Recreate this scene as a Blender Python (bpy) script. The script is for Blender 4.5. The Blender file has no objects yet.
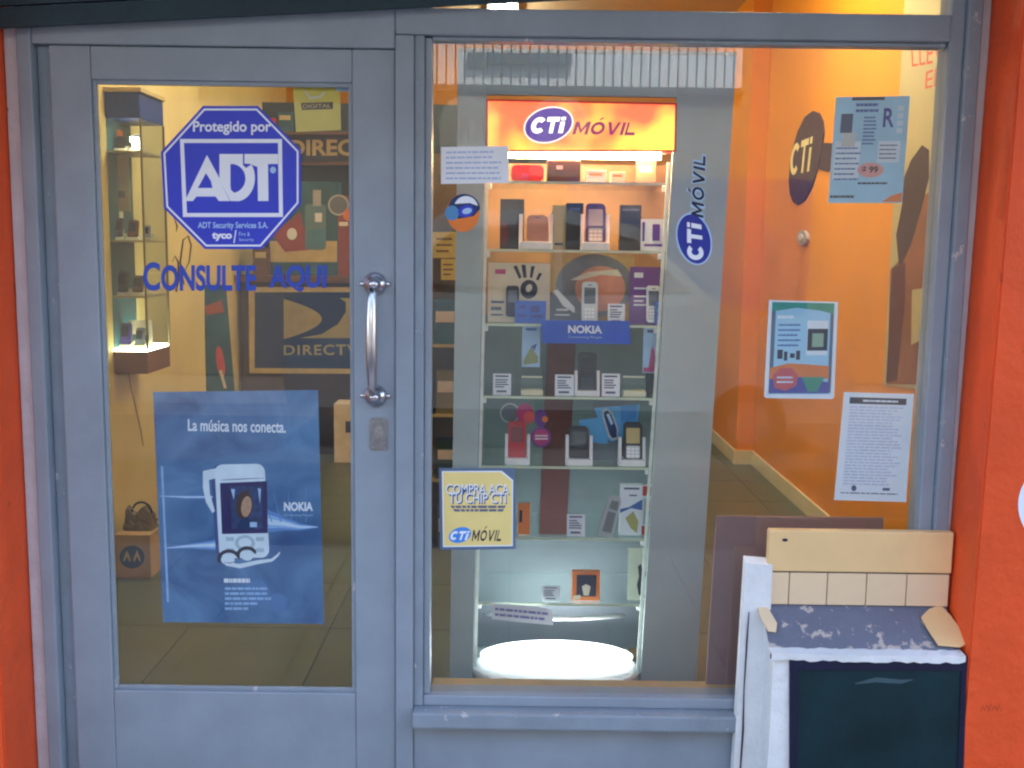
import bpy, bmesh, math, random
from mathutils import Vector, Matrix
random.seed(7)
SC = bpy.context.scene
COL = SC.collection

# ------------------------------------------------------------------ camera
FPX = 1050.0
PITCH, ROLL = math.radians(7.4), math.radians(0.78)
CAM = Vector((0.0, -2.76, 1.39))
_f = Vector((0, math.cos(PITCH), -math.sin(PITCH)))
_u = Vector((0, math.sin(PITCH), math.cos(PITCH)))
_r = Vector((1, 0, 0))
RGT = _r * math.cos(ROLL) + _u * math.sin(ROLL)
UPV = -_r * math.sin(ROLL) + _u * math.cos(ROLL)
cd = bpy.data.cameras.new('camera'); cam = bpy.data.objects.new('camera', cd); COL.objects.link(cam)
cd.sensor_width = 36.0; cd.lens = 36.0 * FPX / 1024.0; cd.clip_start = 0.05; cd.clip_end = 600
cam.matrix_world = Matrix(((RGT.x, UPV.x, -_f.x, CAM.x), (RGT.y, UPV.y, -_f.y, CAM.y),
                           (RGT.z, UPV.z, -_f.z, CAM.z), (0, 0, 0, 1)))
SC.camera = cam

# ------------------------------------------------------------------ world, sun, exposure
SUN_EL, SUN_AZ = math.radians(52), math.radians(12)      # the sun stands behind the shop
w = bpy.data.worlds.new('World'); SC.world = w; w.use_nodes = True
nt = w.node_tree; nt.nodes.clear()
sky = nt.nodes.new('ShaderNodeTexSky'); sky.sky_type = 'NISHITA'; sky.sun_disc = False
sky.sun_elevation = SUN_EL; sky.sun_rotation = SUN_AZ; sky.dust_density = 2.0; sky.ozone_density = 1.0
bg = nt.nodes.new('ShaderNodeBackground'); bg.inputs['Strength'].default_value = 0.15
wo = nt.nodes.new('ShaderNodeOutputWorld')
nt.links.new(sky.outputs[0], bg.inputs[0]); nt.links.new(bg.outputs[0], wo.inputs[0])
sl = bpy.data.lights.new('sun', 'SUN'); sl.energy = 3.0; sl.angle = math.radians(0.5); sl.color = (1.0, 0.95, 0.86)
so = bpy.data.objects.new('sun', sl); COL.objects.link(so)
sd = Vector((math.sin(SUN_AZ) * math.cos(SUN_EL), math.cos(SUN_AZ) * math.cos(SUN_EL), math.sin(SUN_EL)))
so.rotation_euler = sd.to_track_quat('Z', 'Y').to_euler(); so.location = (0, 6, 12)
vs = SC.view_settings
vs.view_transform = 'Standard'; vs.look = 'None'; vs.gamma = 1.0; vs.use_curve_mapping = False
vs.exposure = 2.85
SC.cycles.use_denoising = True
SC.cycles.filter_width = 2.2            # soft small lens of the photograph
SC.cycles.transparent_max_bounces = 40
SC.cycles.max_bounces = 8
SC.cycles.sample_clamp_indirect = 8.0

# ------------------------------------------------------------------ helpers
def lin(c):
    return tuple(((v / 255) / 12.92 if v / 255 <= 0.04045 else ((v / 255 + 0.055) / 1.055) ** 2.4) for v in c)

MATS = {}
def mat(name, rgb, rough=0.6, metal=0.0, var=0.10, scale=14.0, bump=0.0, spec=0.4, coat=0.0, linear=False):
    """procedural principled material: base colour broken up by noise, roughness variation, fine bump"""
    if name in MATS: return MATS[name]
    m = bpy.data.materials.new(name); m.use_nodes = True; n = m.node_tree; b = n.nodes['Principled BSDF']
    col = rgb if linear else lin(rgb)
    b.inputs['Metallic'].default_value = metal
    b.inputs['Specular IOR Level'].default_value = spec
    b.inputs['Coat Weight'].default_value = coat
    tc = n.nodes.new('ShaderNodeTexCoord')
    nz = n.nodes.new('ShaderNodeTexNoise'); nz.inputs['Scale'].default_value = scale; nz.inputs['Detail'].default_value = 6
    n.links.new(tc.outputs['Object'], nz.inputs['Vector'])
    rp = n.nodes.new('ShaderNodeValToRGB')
    rp.color_ramp.elements[0].position = 0.3; rp.color_ramp.elements[1].position = 0.7
    rp.color_ramp.elements[0].color = tuple(max(0, c * (1 - var)) for c in col) + (1,)
    rp.color_ramp.elements[1].color = tuple(min(1, c * (1 + var)) for c in col) + (1,)
    n.links.new(nz.outputs['Fac'], rp.inputs['Fac']); n.links.new(rp.outputs['Color'], b.inputs['Base Color'])
    mr = n.nodes.new('ShaderNodeMapRange')
    mr.inputs['To Min'].default_value = max(0.02, rough - 0.12 * (0.3 + rough)); mr.inputs['To Max'].default_value = min(1, rough + 0.12)
    n.links.new(nz.outputs['Fac'], mr.inputs['Value']); n.links.new(mr.outputs['Result'], b.inputs['Roughness'])
    if bump > 0:
        bp = n.nodes.new('ShaderNodeBump'); bp.inputs['Strength'].default_value = bump; bp.inputs['Distance'].default_value = 0.01
        n2 = n.nodes.new('ShaderNodeTexNoise'); n2.inputs['Scale'].default_value = scale * 5; n2.inputs['Detail'].default_value = 4
        n.links.new(tc.outputs['Object'], n2.inputs['Vector'])
        n.links.new(n2.outputs['Fac'], bp.inputs['Height']); n.links.new(bp.outputs['Normal'], b.inputs['Normal'])
    MATS[name] = m
    return m

def worn(name, rgb, under, amount=0.62, scale=9.0, rough=0.5, bump=0.15, streak=1.0):
    """paint with chips that show what is under it, plus grime"""
    m = mat(name, rgb, rough, 0, 0.09, scale, bump)
    n = m.node_tree; b = n.nodes['Principled BSDF']
    old = b.inputs['Base Color'].links[0].from_socket
    tc = n.nodes.new('ShaderNodeTexCoord')
    mp = n.nodes.new('ShaderNodeMapping'); mp.inputs['Scale'].default_value = (1, 1, 1 / streak)
    n.links.new(tc.outputs['Object'], mp.inputs['Vector'])
    nz = n.nodes.new('ShaderNodeTexNoise'); nz.inputs['Scale'].default_value = scale * 2.6; nz.inputs['Detail'].default_value = 9
    nz.inputs['Roughness'].default_value = 0.65
    n.links.new(mp.outputs['Vector'], nz.inputs['Vector'])
    rp = n.nodes.new('ShaderNodeValToRGB')
    rp.color_ramp.elements[0].position = amount; rp.color_ramp.elements[1].position = amount + 0.035
    rp.color_ramp.elements[0].color = (0, 0, 0, 1); rp.color_ramp.elements[1].color = (1, 1, 1, 1)
    n.links.new(nz.outputs['Fac'], rp.inputs['Fac'])
    mx = n.nodes.new('ShaderNodeMix'); mx.data_type = 'RGBA'
    n.links.new(rp.outputs['Color'], mx.inputs['Factor']); n.links.new(old, mx.inputs['A'])
    mx.inputs['B'].default_value = lin(under) + (1,)
    n.links.new(mx.outputs['Result'], b.inputs['Base Color'])
    return m

def emis(name, rgb, strength, linear=False):
    if name in MATS: return MATS[name]
    m = bpy.data.materials.new(name); m.use_nodes = True; n = m.node_tree; n.nodes.clear()
    e = n.nodes.new('ShaderNodeEmission'); o = n.nodes.new('ShaderNodeOutputMaterial')
    e.inputs[0].default_value = (rgb if linear else lin(rgb)) + (1,); e.inputs[1].default_value = strength
    n.links.new(e.outputs[0], o.inputs[0]); MATS[name] = m
    return m

def glass(name, tint=(0.97, 0.985, 0.98), dirt=0.02, gain=1.0):
    """pane of real thickness: each face reflects by Fresnel and lets the rest straight through, thin film of dust"""
    if name in MATS: return MATS[name]
    m = bpy.data.materials.new(name); m.use_nodes = True; n = m.node_tree; n.nodes.clear()
    o = n.nodes.new('ShaderNodeOutputMaterial')
    tr = n.nodes.new('ShaderNodeBsdfTransparent'); tr.inputs[0].default_value = tint + (1,)
    gl = n.nodes.new('ShaderNodeBsdfGlossy'); gl.inputs['Roughness'].default_value = 0.0
    geo = n.nodes.new('ShaderNodeNewGeometry')
    ior = n.nodes.new('ShaderNodeMapRange'); ior.inputs['To Min'].default_value = 1.52; ior.inputs['To Max'].default_value = 1 / 1.52
    n.links.new(geo.outputs['Backfacing'], ior.inputs['Value'])
    fr = n.nodes.new('ShaderNodeFresnel'); n.links.new(ior.outputs['Result'], fr.inputs['IOR'])
    mu = n.nodes.new('ShaderNodeMath'); mu.operation = 'MULTIPLY'; mu.inputs[1].default_value = gain
    n.links.new(fr.outputs[0], mu.inputs[0])
    mx = n.nodes.new('ShaderNodeMixShader'); n.links.new(mu.outputs[0], mx.inputs[0])
    n.links.new(tr.outputs[0], mx.inputs[1]); n.links.new(gl.outputs[0], mx.inputs[2])
    df = n.nodes.new('ShaderNodeBsdfDiffuse'); df.inputs[0].default_value = (0.55, 0.57, 0.58, 1)
    tc = n.nodes.new('ShaderNodeTexCoord'); nz = n.nodes.new('ShaderNodeTexNoise'); nz.inputs['Scale'].default_value = 3.2; nz.inputs['Detail'].default_value = 7
    nz.inputs['Distortion'].default_value = 0.8
    n.links.new(tc.outputs['Object'], nz.inputs['Vector'])
    mr = n.nodes.new('ShaderNodeMapRange'); mr.inputs['From Min'].default_value = 0.38; mr.inputs['From Max'].default_value = 0.75
    mr.inputs['To Min'].default_value = dirt * 0.25; mr.inputs['To Max'].default_value = dirt * 2.2
    n.links.new(nz.outputs['Fac'], mr.inputs['Value'])
    m2 = n.nodes.new('ShaderNodeMixShader'); n.links.new(mr.outputs['Result'], m2.inputs[0])
    n.links.new(mx.outputs[0], m2.inputs[1]); n.links.new(df.outputs[0], m2.inputs[2])
    n.links.new(m2.outputs[0], o.inputs[0]); MATS[name] = m
    return m

WL = {}                                                     # world position of each object's origin
def link(o, loc, parent):
    COL.objects.link(o); WL[o.name] = Vector(loc)
    if parent is not None:
        o.parent = parent; o.location = Vector(loc) - WL[parent.name]
    else: o.location = loc
def tag(o, label=None, cat=None, group=None, kind=None):
    if label: o['label'] = label
    if cat: o['category'] = cat
    if group: o['group'] = group
    if kind: o['kind'] = kind
    return o
def empty(name, loc, label=None, cat=None, group=None, parent=None):
    o = bpy.data.objects.new(name, None); o.empty_display_size = 0.05
    link(o, loc, parent); return tag(o, label, cat, group)
def mk(name, verts, faces, m, parent=None, smooth=False):
    """one mesh object; verts in world metres, origin at the middle of its base"""
    vs_ = [Vector(v) for v in verts]
    lo = [min(v[i] for v in vs_) for i in range(3)]; hi = [max(v[i] for v in vs_) for i in range(3)]
    org = Vector(((lo[0] + hi[0]) / 2, (lo[1] + hi[1]) / 2, lo[2]))
    me = bpy.data.meshes.new(name); me.from_pydata([v - org for v in vs_], [], faces); me.validate()
    if smooth:
        for p in me.polygons: p.use_smooth = True
    me.materials.append(m); o = bpy.data.objects.new(name, me); link(o, org, parent)
    return o
def frombm(name, bm, m, parent=None, smooth=False):
    bm.verts.index_update()
    o = mk(name, [v.co.copy() for v in bm.verts], [[v.index for v in f.verts] for f in bm.faces], m, parent, smooth)
    bm.free(); return o
def bbox_bm(x0, x1, y0, y1, z0, z1, bevel=0.0, bm=None):
    b2 = bmesh.new()
    bmesh.ops.create_cube(b2, size=1.0)
    for v in b2.verts:
        v.co = Vector((x0 + (v.co.x + .5) * (x1 - x0), y0 + (v.co.y + .5) * (y1 - y0), z0 + (v.co.z + .5) * (z1 - z0)))
    if bevel > 0:
        bmesh.ops.bevel(b2, geom=list(b2.edges), offset=bevel, segments=2, affect='EDGES', profile=0.6)
    if bm is None: return b2
    b2.verts.index_update(); nv = [bm.verts.new(v.co) for v in b2.verts]
    for f in b2.faces: bm.faces.new([nv[v.index] for v in f.verts])
    b2.free(); return bm
def box(name, x0, x1, y0, y1, z0, z1, m, parent=None, bevel=0.0):
    return frombm(name, bbox_bm(x0, x1, y0, y1, z0, z1, bevel), m, parent)
def tube(name, pts, r, m, parent=None, n=10, radii=None):
    pts = [Vector(p) for p in pts]; V = []; Fc = []
    up0 = Vector((0, 0, 1))
    for i, p in enumerate(pts):
        d = (pts[min(i + 1, len(pts) - 1)] - pts[max(i - 1, 0)]).normalized()
        a = d.cross(up0 if abs(d.z) < 0.95 else Vector((1, 0, 0))).normalized(); b = d.cross(a).normalized()
        rr = radii[i] if radii else r
        for k in range(n):
            t = 2 * math.pi * k / n; V.append(p + (a * math.cos(t) + b * math.sin(t)) * rr)
    for i in range(len(pts) - 1):
        for k in range(n):
            Fc.append([i * n + k, i * n + (k + 1) % n, (i + 1) * n + (k + 1) % n, (i + 1) * n + k])
    Fc.append(list(range(n))[::-1]); Fc.append([(len(pts) - 1) * n + k for k in range(n)])
    return mk(name, V, Fc, m, parent, True)

def ray(px, py):
    return _f + RGT * ((px - 512) / FPX) - UPV * ((py - 384) / FPX)
def at(px, py, Y=None, X=None, Z=None):
    d = ray(px, py)
    t = (Y - CAM.y) / d.y if Y is not None else (X - CAM.x) / d.x if X is not None else (Z - CAM.z) / d.z
    return CAM + d * t
# outlines measured on the photograph, brought to their real plane in the shop
def rect(x0, y0, x1, y1): return [(x0, y0), (x1, y0), (x1, y1), (x0, y1)]
def ell(cx, cy, rx, ry, rot=0, n=36, a0=0, a1=360):
    c, s = math.cos(math.radians(rot)), math.sin(math.radians(rot)); P = []
    full = abs(a1 - a0) >= 360
    for k in range(n if full else n + 1):
        t = math.radians(a0 + (a1 - a0) * k / n); x, y = rx * math.cos(t), ry * math.sin(t)
        P.append((cx + x * c - y * s, cy + x * s + y * c))
    return P
def rr(x0, y0, x1, y1, r, n=4):
    P = []
    for cx, cy, a in ((x1 - r, y0 + r, -90), (x1 - r, y1 - r, 0), (x0 + r, y1 - r, 90), (x0 + r, y0 + r, 180)):
        for k in range(n + 1):
            t = math.radians(a + 90 * k / n); P.append((cx + r * math.cos(t), cy + r * math.sin(t)))
    return P
class Plane:
    """a vertical plane of the place (Y or X fixed); w lifts layers off it towards the viewer, in millimetres"""
    def __init__(s, Y=None, X=None, sgn=-1): s.Y, s.X, s.sgn = Y, X, sgn
    def pt(s, p, w=0.0):
        v = at(p[0], p[1], Y=s.Y, X=s.X)
        if s.Y is not None: v.y += s.sgn * w * 0.001
        else: v.x += s.sgn * w * 0.001
        return v
    def poly(s, name, pts, m, parent=None, w=0.0, t=0.4, hole=None):
        """solid plate: front face w mm off the plane, t mm thick"""
        F = [s.pt(p, w + t) for p in pts]; B = [s.pt(p, w) for p in pts]; n = len(pts)
        if hole:
            Fh = [s.pt(p, w + t) for p in hole]; Bh = [s.pt(p, w) for p in hole]
            V = F + B + Fh + Bh; Q = []
            for i in range(n):
                j = (i + 1) % n
                Q += [[i, j, 2 * n + j, 2 * n + i], [n + i, n + j, j, i], [2 * n + i, 2 * n + j, 3 * n + j, 3 * n + i]]
            return mk(name, V, Q, m, parent)
        V = F + B; Q = [list(range(n)), list(range(2 * n - 1, n - 1, -1))]
        for i in range(n): Q.append([i, n + i, n + (i + 1) % n, (i + 1) % n])
        return mk(name, V, Q, m, parent)
    def multi(s, name, polys, m, parent=None, w=0.8):
        """several flat printed marks in one print layer"""
        if len(polys) <= 8:
            return [mk(name, [s.pt(p, w) for p in P], [list(range(len(P)))], m, parent) for P in polys][0]
        V, Q = [], []
        for P in polys:
            b = len(V); V += [s.pt(p, w) for p in P]; Q.append(list(range(b, b + len(P))))
        return mk(name, V, Q, m, parent)
    def stroke(s, name, pts, wd, m, parent=None, w=0.8):
        L, R = [], []
        for i, p in enumerate(pts):
            a, b = pts[max(i - 1, 0)], pts[min(i + 1, len(pts) - 1)]
            dx, dy = b[0] - a[0], b[1] - a[1]; l = math.hypot(dx, dy) or 1
            ww = wd[i] if isinstance(wd, (list, tuple)) else wd
            L.append((p[0] - dy / l * ww / 2, p[1] + dx / l * ww / 2)); R.append((p[0] + dy / l * ww / 2, p[1] - dx / l * ww / 2))
        V = [s.pt(p, w) for p in L + R]; n = len(pts)
        return mk(name, V, [[i, i + 1, n + i + 1, n + i] for i in range(n - 1)], m, parent)
    def text(s, name, body, quad, m, parent=None, w=0.8, bold=0.0, shear=0.0, space=1.0):
        """letters fitted into the quad TL TR BR BL"""
        cu = bpy.data.curves.new('t', 'FONT'); cu.body = body; cu.offset = bold; cu.shear = shear
        cu.space_character = space; cu.resolution_u = 4
        ob = bpy.data.objects.new('t', cu); COL.objects.link(ob)
        dg = bpy.context.evaluated_depsgraph_get(); me = bpy.data.meshes.new_from_object(ob.evaluated_get(dg))
        bpy.data.objects.remove(ob); bpy.data.curves.remove(cu)
        xs = [v.co.x for v in me.vertices]; ys = [v.co.y for v in me.vertices]
        x0, x1, y0, y1 = min(xs), max(xs), min(ys), max(ys); V = []
        for v in me.vertices:
            a = (v.co.x - x0) / (x1 - x0); b = (y1 - v.co.y) / (y1 - y0)
            px = (quad[0][0] * (1 - a) + quad[1][0] * a) * (1 - b) + (quad[3][0] * (1 - a) + quad[2][0] * a) * b
            py = (quad[0][1] * (1 - a) + quad[1][1] * a) * (1 - b) + (quad[3][1] * (1 - a) + quad[2][1] * a) * b
            V.append(s.pt((px, py), w))
        Q = [list(p.vertices) for p in me.polygons]; bpy.data.meshes.remove(me)
        return mk(name, V, Q, m, parent)
    def glyphs(s, name, word, quad, m, parent=None, w=0.8, t=0.22, th=0.2, gap=0.16, shear=0.0, widths=None):
        """heavy extended capitals drawn as one plate per letter, fitted into the quad TL TR BR BL"""
        W = {'M': 1.15, 'Ó': 1.05, 'V': 1.0, 'I': 0.0, 'L': 0.75, 'C': 1.12, 'T': 0.95, 'i': 0.0}
        ws = [W[c] if W[c] else t * 1.1 for c in word]; tot = sum(ws) + gap * (len(word) - 1); x = 0.0
        def ring(a0, a1, n):
            o = [(.5 + .5 * math.cos(math.radians(a0 + (a1 - a0) * k / n)), .5 + .5 * math.sin(math.radians(a0 + (a1 - a0) * k / n))) for k in range(n + 1)]
            i = [(.5 + (.5 - t) * math.cos(math.radians(a0 + (a1 - a0) * k / n)), .5 + (.5 - th) * math.sin(math.radians(a0 + (a1 - a0) * k / n))) for k in range(n + 1)]
            return [[o[k], o[k + 1], i[k + 1], i[k]] for k in range(n)]
        for c, wd in zip(word, ws):
            G = {'M': [[(0, 1), (0, 0), (t * 1.1, 0), (.5, .60), (1 - t * 1.1, 0), (1, 0), (1, 1), (1 - t, 1), (1 - t, .36), (.5, .93), (t, .36), (t, 1)]],
                 'V': [[(0, 0), (t * 1.15, 0), (.5, .70), (1 - 1.15 * t, 0), (1, 0), (.5 + t * .55, 1), (.5 - t * .55, 1)]],
                 'L': [[(0, 0), (t, 0), (t, 1 - th), (1, 1 - th), (1, 1), (0, 1)]],
                 'T': [[(0, 0), (1, 0), (1, th), (.5 + t / 2, th), (.5 + t / 2, 1), (.5 - t / 2, 1), (.5 - t / 2, th), (0, th)]],
                 'I': [[(0, 0), (1, 0), (1, 1), (0, 1)]], 'i': [[(0, .30), (1, .30), (1, 1), (0, 1)], [(0, 0), (1, 0), (1, .2), (0, .2)]],
                 'Ó': ring(0, 360, 28) + [[(.42, -.12), (.58, -.34), (.78, -.34), (.56, -.12)]], 'C': ring(42, 318, 24)}[c]
            V, Q = [], []
            for P in G:
                b0 = len(V)
                for u, v in P:
                    a = (x + u * wd + shear * (.5 - v)) / tot; b = v
                    px = (quad[0][0] * (1 - a) + quad[1][0] * a) * (1 - b) + (quad[3][0] * (1 - a) + quad[2][0] * a) * b
                    py = (quad[0][1] * (1 - a) + quad[1][1] * a) * (1 - b) + (quad[3][1] * (1 - a) + quad[2][1] * a) * b
                    V.append(s.pt((px, py), w))
                Q.append(list(range(b0, len(V))))
            mk(name, V, Q, m, parent); x += wd + (gap * .2 if c == 'C' else gap)
    def lines(s, name, quad, rows, m, parent=None, w=0.8, th=0.5, seed=1, ragged=0.3):
        """rows of print too small to read, as short dashes word by word"""
        rnd = random.Random(seed); P = []
        def uv(a, b):
            return ((quad[0][0] * (1 - a) + quad[1][0] * a) * (1 - b) + (quad[3][0] * (1 - a) + quad[2][0] * a) * b,
                    (quad[0][1] * (1 - a) + quad[1][1] * a) * (1 - b) + (quad[3][1] * (1 - a) + quad[2][1] * a) * b)
        for k in range(rows):
            v0 = (k + 0.5 - th / 2) / rows; v1 = (k + 0.5 + th / 2) / rows; a = 0.0; end = 1 - rnd.random() * ragged
            while a < end:
                l = 0.05 + rnd.random() * 0.13; e = min(end, a + l)
                if e - a > 0.015: P.append([uv(a, v0), uv(e, v0), uv(e, v1), uv(a, v1)])
                a = e + 0.018
        return s.multi(name, P, m, parent, w)

# ------------------------------------------------------------------ materials
M_FRAME = worn('blue_grey_paint', (142, 152, 162), (178, 180, 182), 0.715, 7, 0.42, 0.10, 1.6)
M_FRAME2 = worn('blue_grey_paint_worn', (136, 147, 157), (192, 188, 186), 0.63, 11, 0.45, 0.16, 1.6)
M_WHITE = worn('white_masonry_paint', (226, 226, 224), (150, 146, 140), 0.68, 8, 0.7, 0.5)
M_STRIP = worn('pale_plaster_strip', (206, 210, 214), (136, 132, 130), 0.66, 10, 0.7, 0.4, 3)
M_ORANGE = worn('orange_wall_paint', (234, 84, 34), (200, 70, 34), 0.64, 5, 0.5, 0.6, 1.5)
M_OWALL = mat('inside_orange_paint', (238, 150, 6), 0.5, 0, 0.06, 2.0, 0.04)
M_YWALL = mat('inside_yellow_paint', (216, 202, 138), 0.55, 0, 0.07, 2.5, 0.05)
M_BACK = mat('back_wall_paint', (214, 150, 66), 0.6, 0, 0.1, 1.5, 0.04)
M_CEIL = mat('ceiling_paint', (225, 205, 170), 0.8, 0, 0.05, 2, 0.05)
M_TILE = mat('floor_tile_glaze', (92, 101, 84), 0.32, 0, 0.14, 5, 0.04)
M_GROUT = mat('floor_grout', (80, 78, 68), 0.9)
M_SKIRT = mat('skirting_paint', (222, 212, 176), 0.45, 0, 0.07, 6, 0.05)
M_CHROME = mat('polished_chrome', (205, 204, 208), 0.2, 1.0, 0.05, 20)
M_STEEL = mat('dull_lock_steel', (150, 150, 152), 0.35, 0.9, 0.15, 60)
M_GLASS = glass('shop_glass', (0.955, 0.975, 0.965), 0.015)
M_SGLASS = glass('shelf_glass', (0.92, 0.97, 0.94), 0.01)
M_SHUT = mat('shutter_metal', (38, 58, 68), 0.5, 0.3, 0.2, 8, 0.15)
M_DARK = mat('dark_canopy', (40, 46, 52), 0.7, 0, 0.2, 5, 0.1)
M_GREY = mat('stand_grey', (180, 196, 196), 0.45, 0, 0.05, 6, 0.04)
M_BLACK = mat('black_plastic', (24, 24, 30), 0.35)
M_DKGREY = mat('charcoal_card', (52, 54, 62), 0.5)
M_SILVER = mat('silver_plastic', (186, 188, 190), 0.3, 0.3)
M_WPLA = mat('white_plastic', (232, 232, 234), 0.35)
M_SCREEN = mat('phone_screen', (38, 44, 66), 0.12, 0, 0.25, 40)
M_PAPER = mat('white_paper', (232, 236, 244), 0.7, 0, 0.03, 20)
M_INK = mat('grey_ink', (96, 100, 126), 0.7)
M_INKD = mat('dark_ink', (34, 32, 56), 0.6)
M_LBLUE = mat('pale_blue_print', (172, 206, 240), 0.6)
M_BLUE = mat('vinyl_blue', (44, 62, 200), 0.35, 0, 0.06, 12)
M_VWHITE = mat('vinyl_white', (236, 240, 250), 0.4, 0, 0.03)
M_LOGOBLUE = mat('logo_blue', (34, 46, 150), 0.4)
M_RED = mat('red_plastic', (190, 30, 44), 0.35)
M_PINK = mat('magenta_print', (186, 60, 120), 0.5)
M_PURPLE = mat('violet_print', (112, 60, 140), 0.5)
M_OPRINT = mat('orange_print', (232, 126, 50), 0.5)
M_CREAMC = mat('cream_card', (226, 214, 190), 0.6)
M_TEAL = mat('teal_print', (44, 92, 106), 0.55, 0, 0.25, 8)
M_NAVY = mat('navy_panel', (10, 48, 100), 0.4, 0, 0.12, 4)
M_TAN = mat('tan_print', (196, 176, 122), 0.6)
M_YPAPER = mat('yellow_paper', (222, 200, 92), 0.4, 0, 0.08, 16)
M_BROWN = mat('brown_wood', (104, 74, 56), 0.5, 0, 0.18, 6)
M_MAUVE = mat('mauve_board', (134, 102, 100), 0.75, 0, 0.08, 5, 0.08)
M_CARD = mat('cardboard', (184, 158, 108), 0.8, 0, 0.08, 8, 0.05)
M_SKIN = mat('poster_skin_tone', (150, 112, 96), 0.5)
M_HAIR = mat('poster_hair_brown', (70, 44, 36), 0.5)
M_MAROON = mat('maroon_card', (98, 40, 34), 0.5, 0, 0.15, 8)
M_SLATE = mat('slate_card', (104, 112, 122), 0.5, 0, 0.12, 4)

FLOOR = -0.10; PAVE = -0.13
# ================================================================== the setting
g = box('ground', -200, 200, -200, 120, -0.60, -0.40, mat('far_ground', (92, 90, 84), 0.9, 0, 0.15, 0.3)); tag(g, kind='structure')
road = box('road', -60, 60, -7.2, -2.3, -0.39, PAVE - 0.12, mat('asphalt', (54, 54, 56), 0.85, 0, 0.2, 3, 0.3)); tag(road, kind='structure')
# the pavement in front: slabs one by one with joints between
pv = box('pavement', -8, 8, -2.3, -0.02, -0.39, PAVE - 0.02, mat('pavement_bed', (70, 68, 64), 0.9)); tag(pv, kind='structure')
M_SLAB = mat('pavement_slab', (150, 146, 138), 0.8, 0, 0.14, 6, 0.2)
slab_me = None
for i in range(-6, 6):
    for j in range(5):
        x0 = i * 0.4; y0 = -2.28 + j * 0.4
        if slab_me is None:
            s0 = box('slab', x0 + .004, x0 + .396, y0 + .004, y0 + .396, PAVE - 0.02, PAVE, M_SLAB, pv, 0.003); slab_me = s0
        else:
            c = slab_me.copy(); COL.objects.link(c); c.parent = pv
            c.location = Vector((x0 + .2, y0 + .2, PAVE - 0.02)) - WL[pv.name]
kerb = box('kerb', -30, 30, -2.45, -2.305, -0.39, PAVE - 0.005, mat('kerb_stone', (140, 138, 132), 0.8, 0, 0.1, 8, 0.2), None, 0.01); tag(kerb, kind='structure')
farpv = box('far_pavement', -60, 60, -9.3, -7.2, -0.39, PAVE, mat('far_paving', (96, 92, 88), .85, 0, .15, 3)); tag(farpv, kind='structure')

fl = box('floor', -2.2, 2.2, 0.04, 6.4, FLOOR - 0.12, FLOOR - 0.006, M_GROUT); tag(fl, kind='structure')
t0 = None; TS = 0.55
for i in range(7):
    for j in range(11):
        x0 = -1.80 + i * TS; y0 = 0.10 + j * TS; x1 = min(x0 + TS, 1.70); y1 = y0 + TS
        if x1 - x0 < TS - 0.01 or t0 is None:
            o = box('floor_tile', x0 + .002, x1 - .002, y0 + .002, y1 - .002, FLOOR - .006, FLOOR, M_TILE, fl)
            if t0 is None: t0 = o
        else:
            o = t0.copy(); COL.objects.link(o); o.parent = fl
            o.location = Vector((x0 + TS / 2, y0 + TS / 2, FLOOR - .006)) - WL[fl.name]
CZ = 3.10
def struct(*a, **k): return tag(box(*a, **k), kind='structure')
struct('ceiling', -2.2, 2.2, 0.10, 6.4, CZ, CZ + 0.2, M_CEIL)
struct('wall_left', -2.2, -1.80, 0.06, 3.36, -0.3, CZ - .002, M_YWALL)
struct('wall_left_recess', -2.2, -1.95, 3.362, 6.4, -0.3, CZ - .002, M_YWALL)
wr = struct('wall_right', 1.70, 2.2, 0.06, 4.50, -0.3, CZ - .002, M_OWALL)
wr2 = struct('wall_right_pier', 1.58, 2.2, 4.502, 6.398, -0.3, CZ - .002, M_OWALL)
box('skirting_board', 1.685, 1.6995, 0.1, 4.487, FLOOR + .001, FLOOR + 0.10, M_SKIRT, wr, 0.003)
box('skirting_board', 1.565, 1.6995, 4.487, 4.5015, FLOOR + .001, FLOOR + 0.10, M_SKIRT, wr2, 0.003)
box('skirting_board', 1.565, 1.5795, 4.503, 6.2, FLOOR + .001, FLOOR + 0.10, M_SKIRT, wr2, 0.003)
struct('wall_back', -2.4, 2.4, 6.402, 6.7, -0.3, 6.0, M_BACK)
# the storey above keeps the sun off the shopfront
struct('upper_storey', -6.0, 6.0, 0.08, 6.4, CZ + 0.21, 6.5, mat('upper_render', (170, 160, 146), 0.8, 0, 0.1, 2, 0.2))
struct('wall_side_left', -6.0, -2.41, 0.08, 6.6, -0.35, CZ + 0.205, mat('neighbour_render', (160, 150, 140), 0.8, 0, 0.1, 2, 0.2))
struct('wall_side_right', 2.41, 6.0, 0.08, 6.6, -0.35, CZ + 0.205, MATS['neighbour_render'])
struct('wall_over_window', -1.30, 1.195, 0.055, 0.098, 2.55, CZ + .2, M_FRAME)

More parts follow.
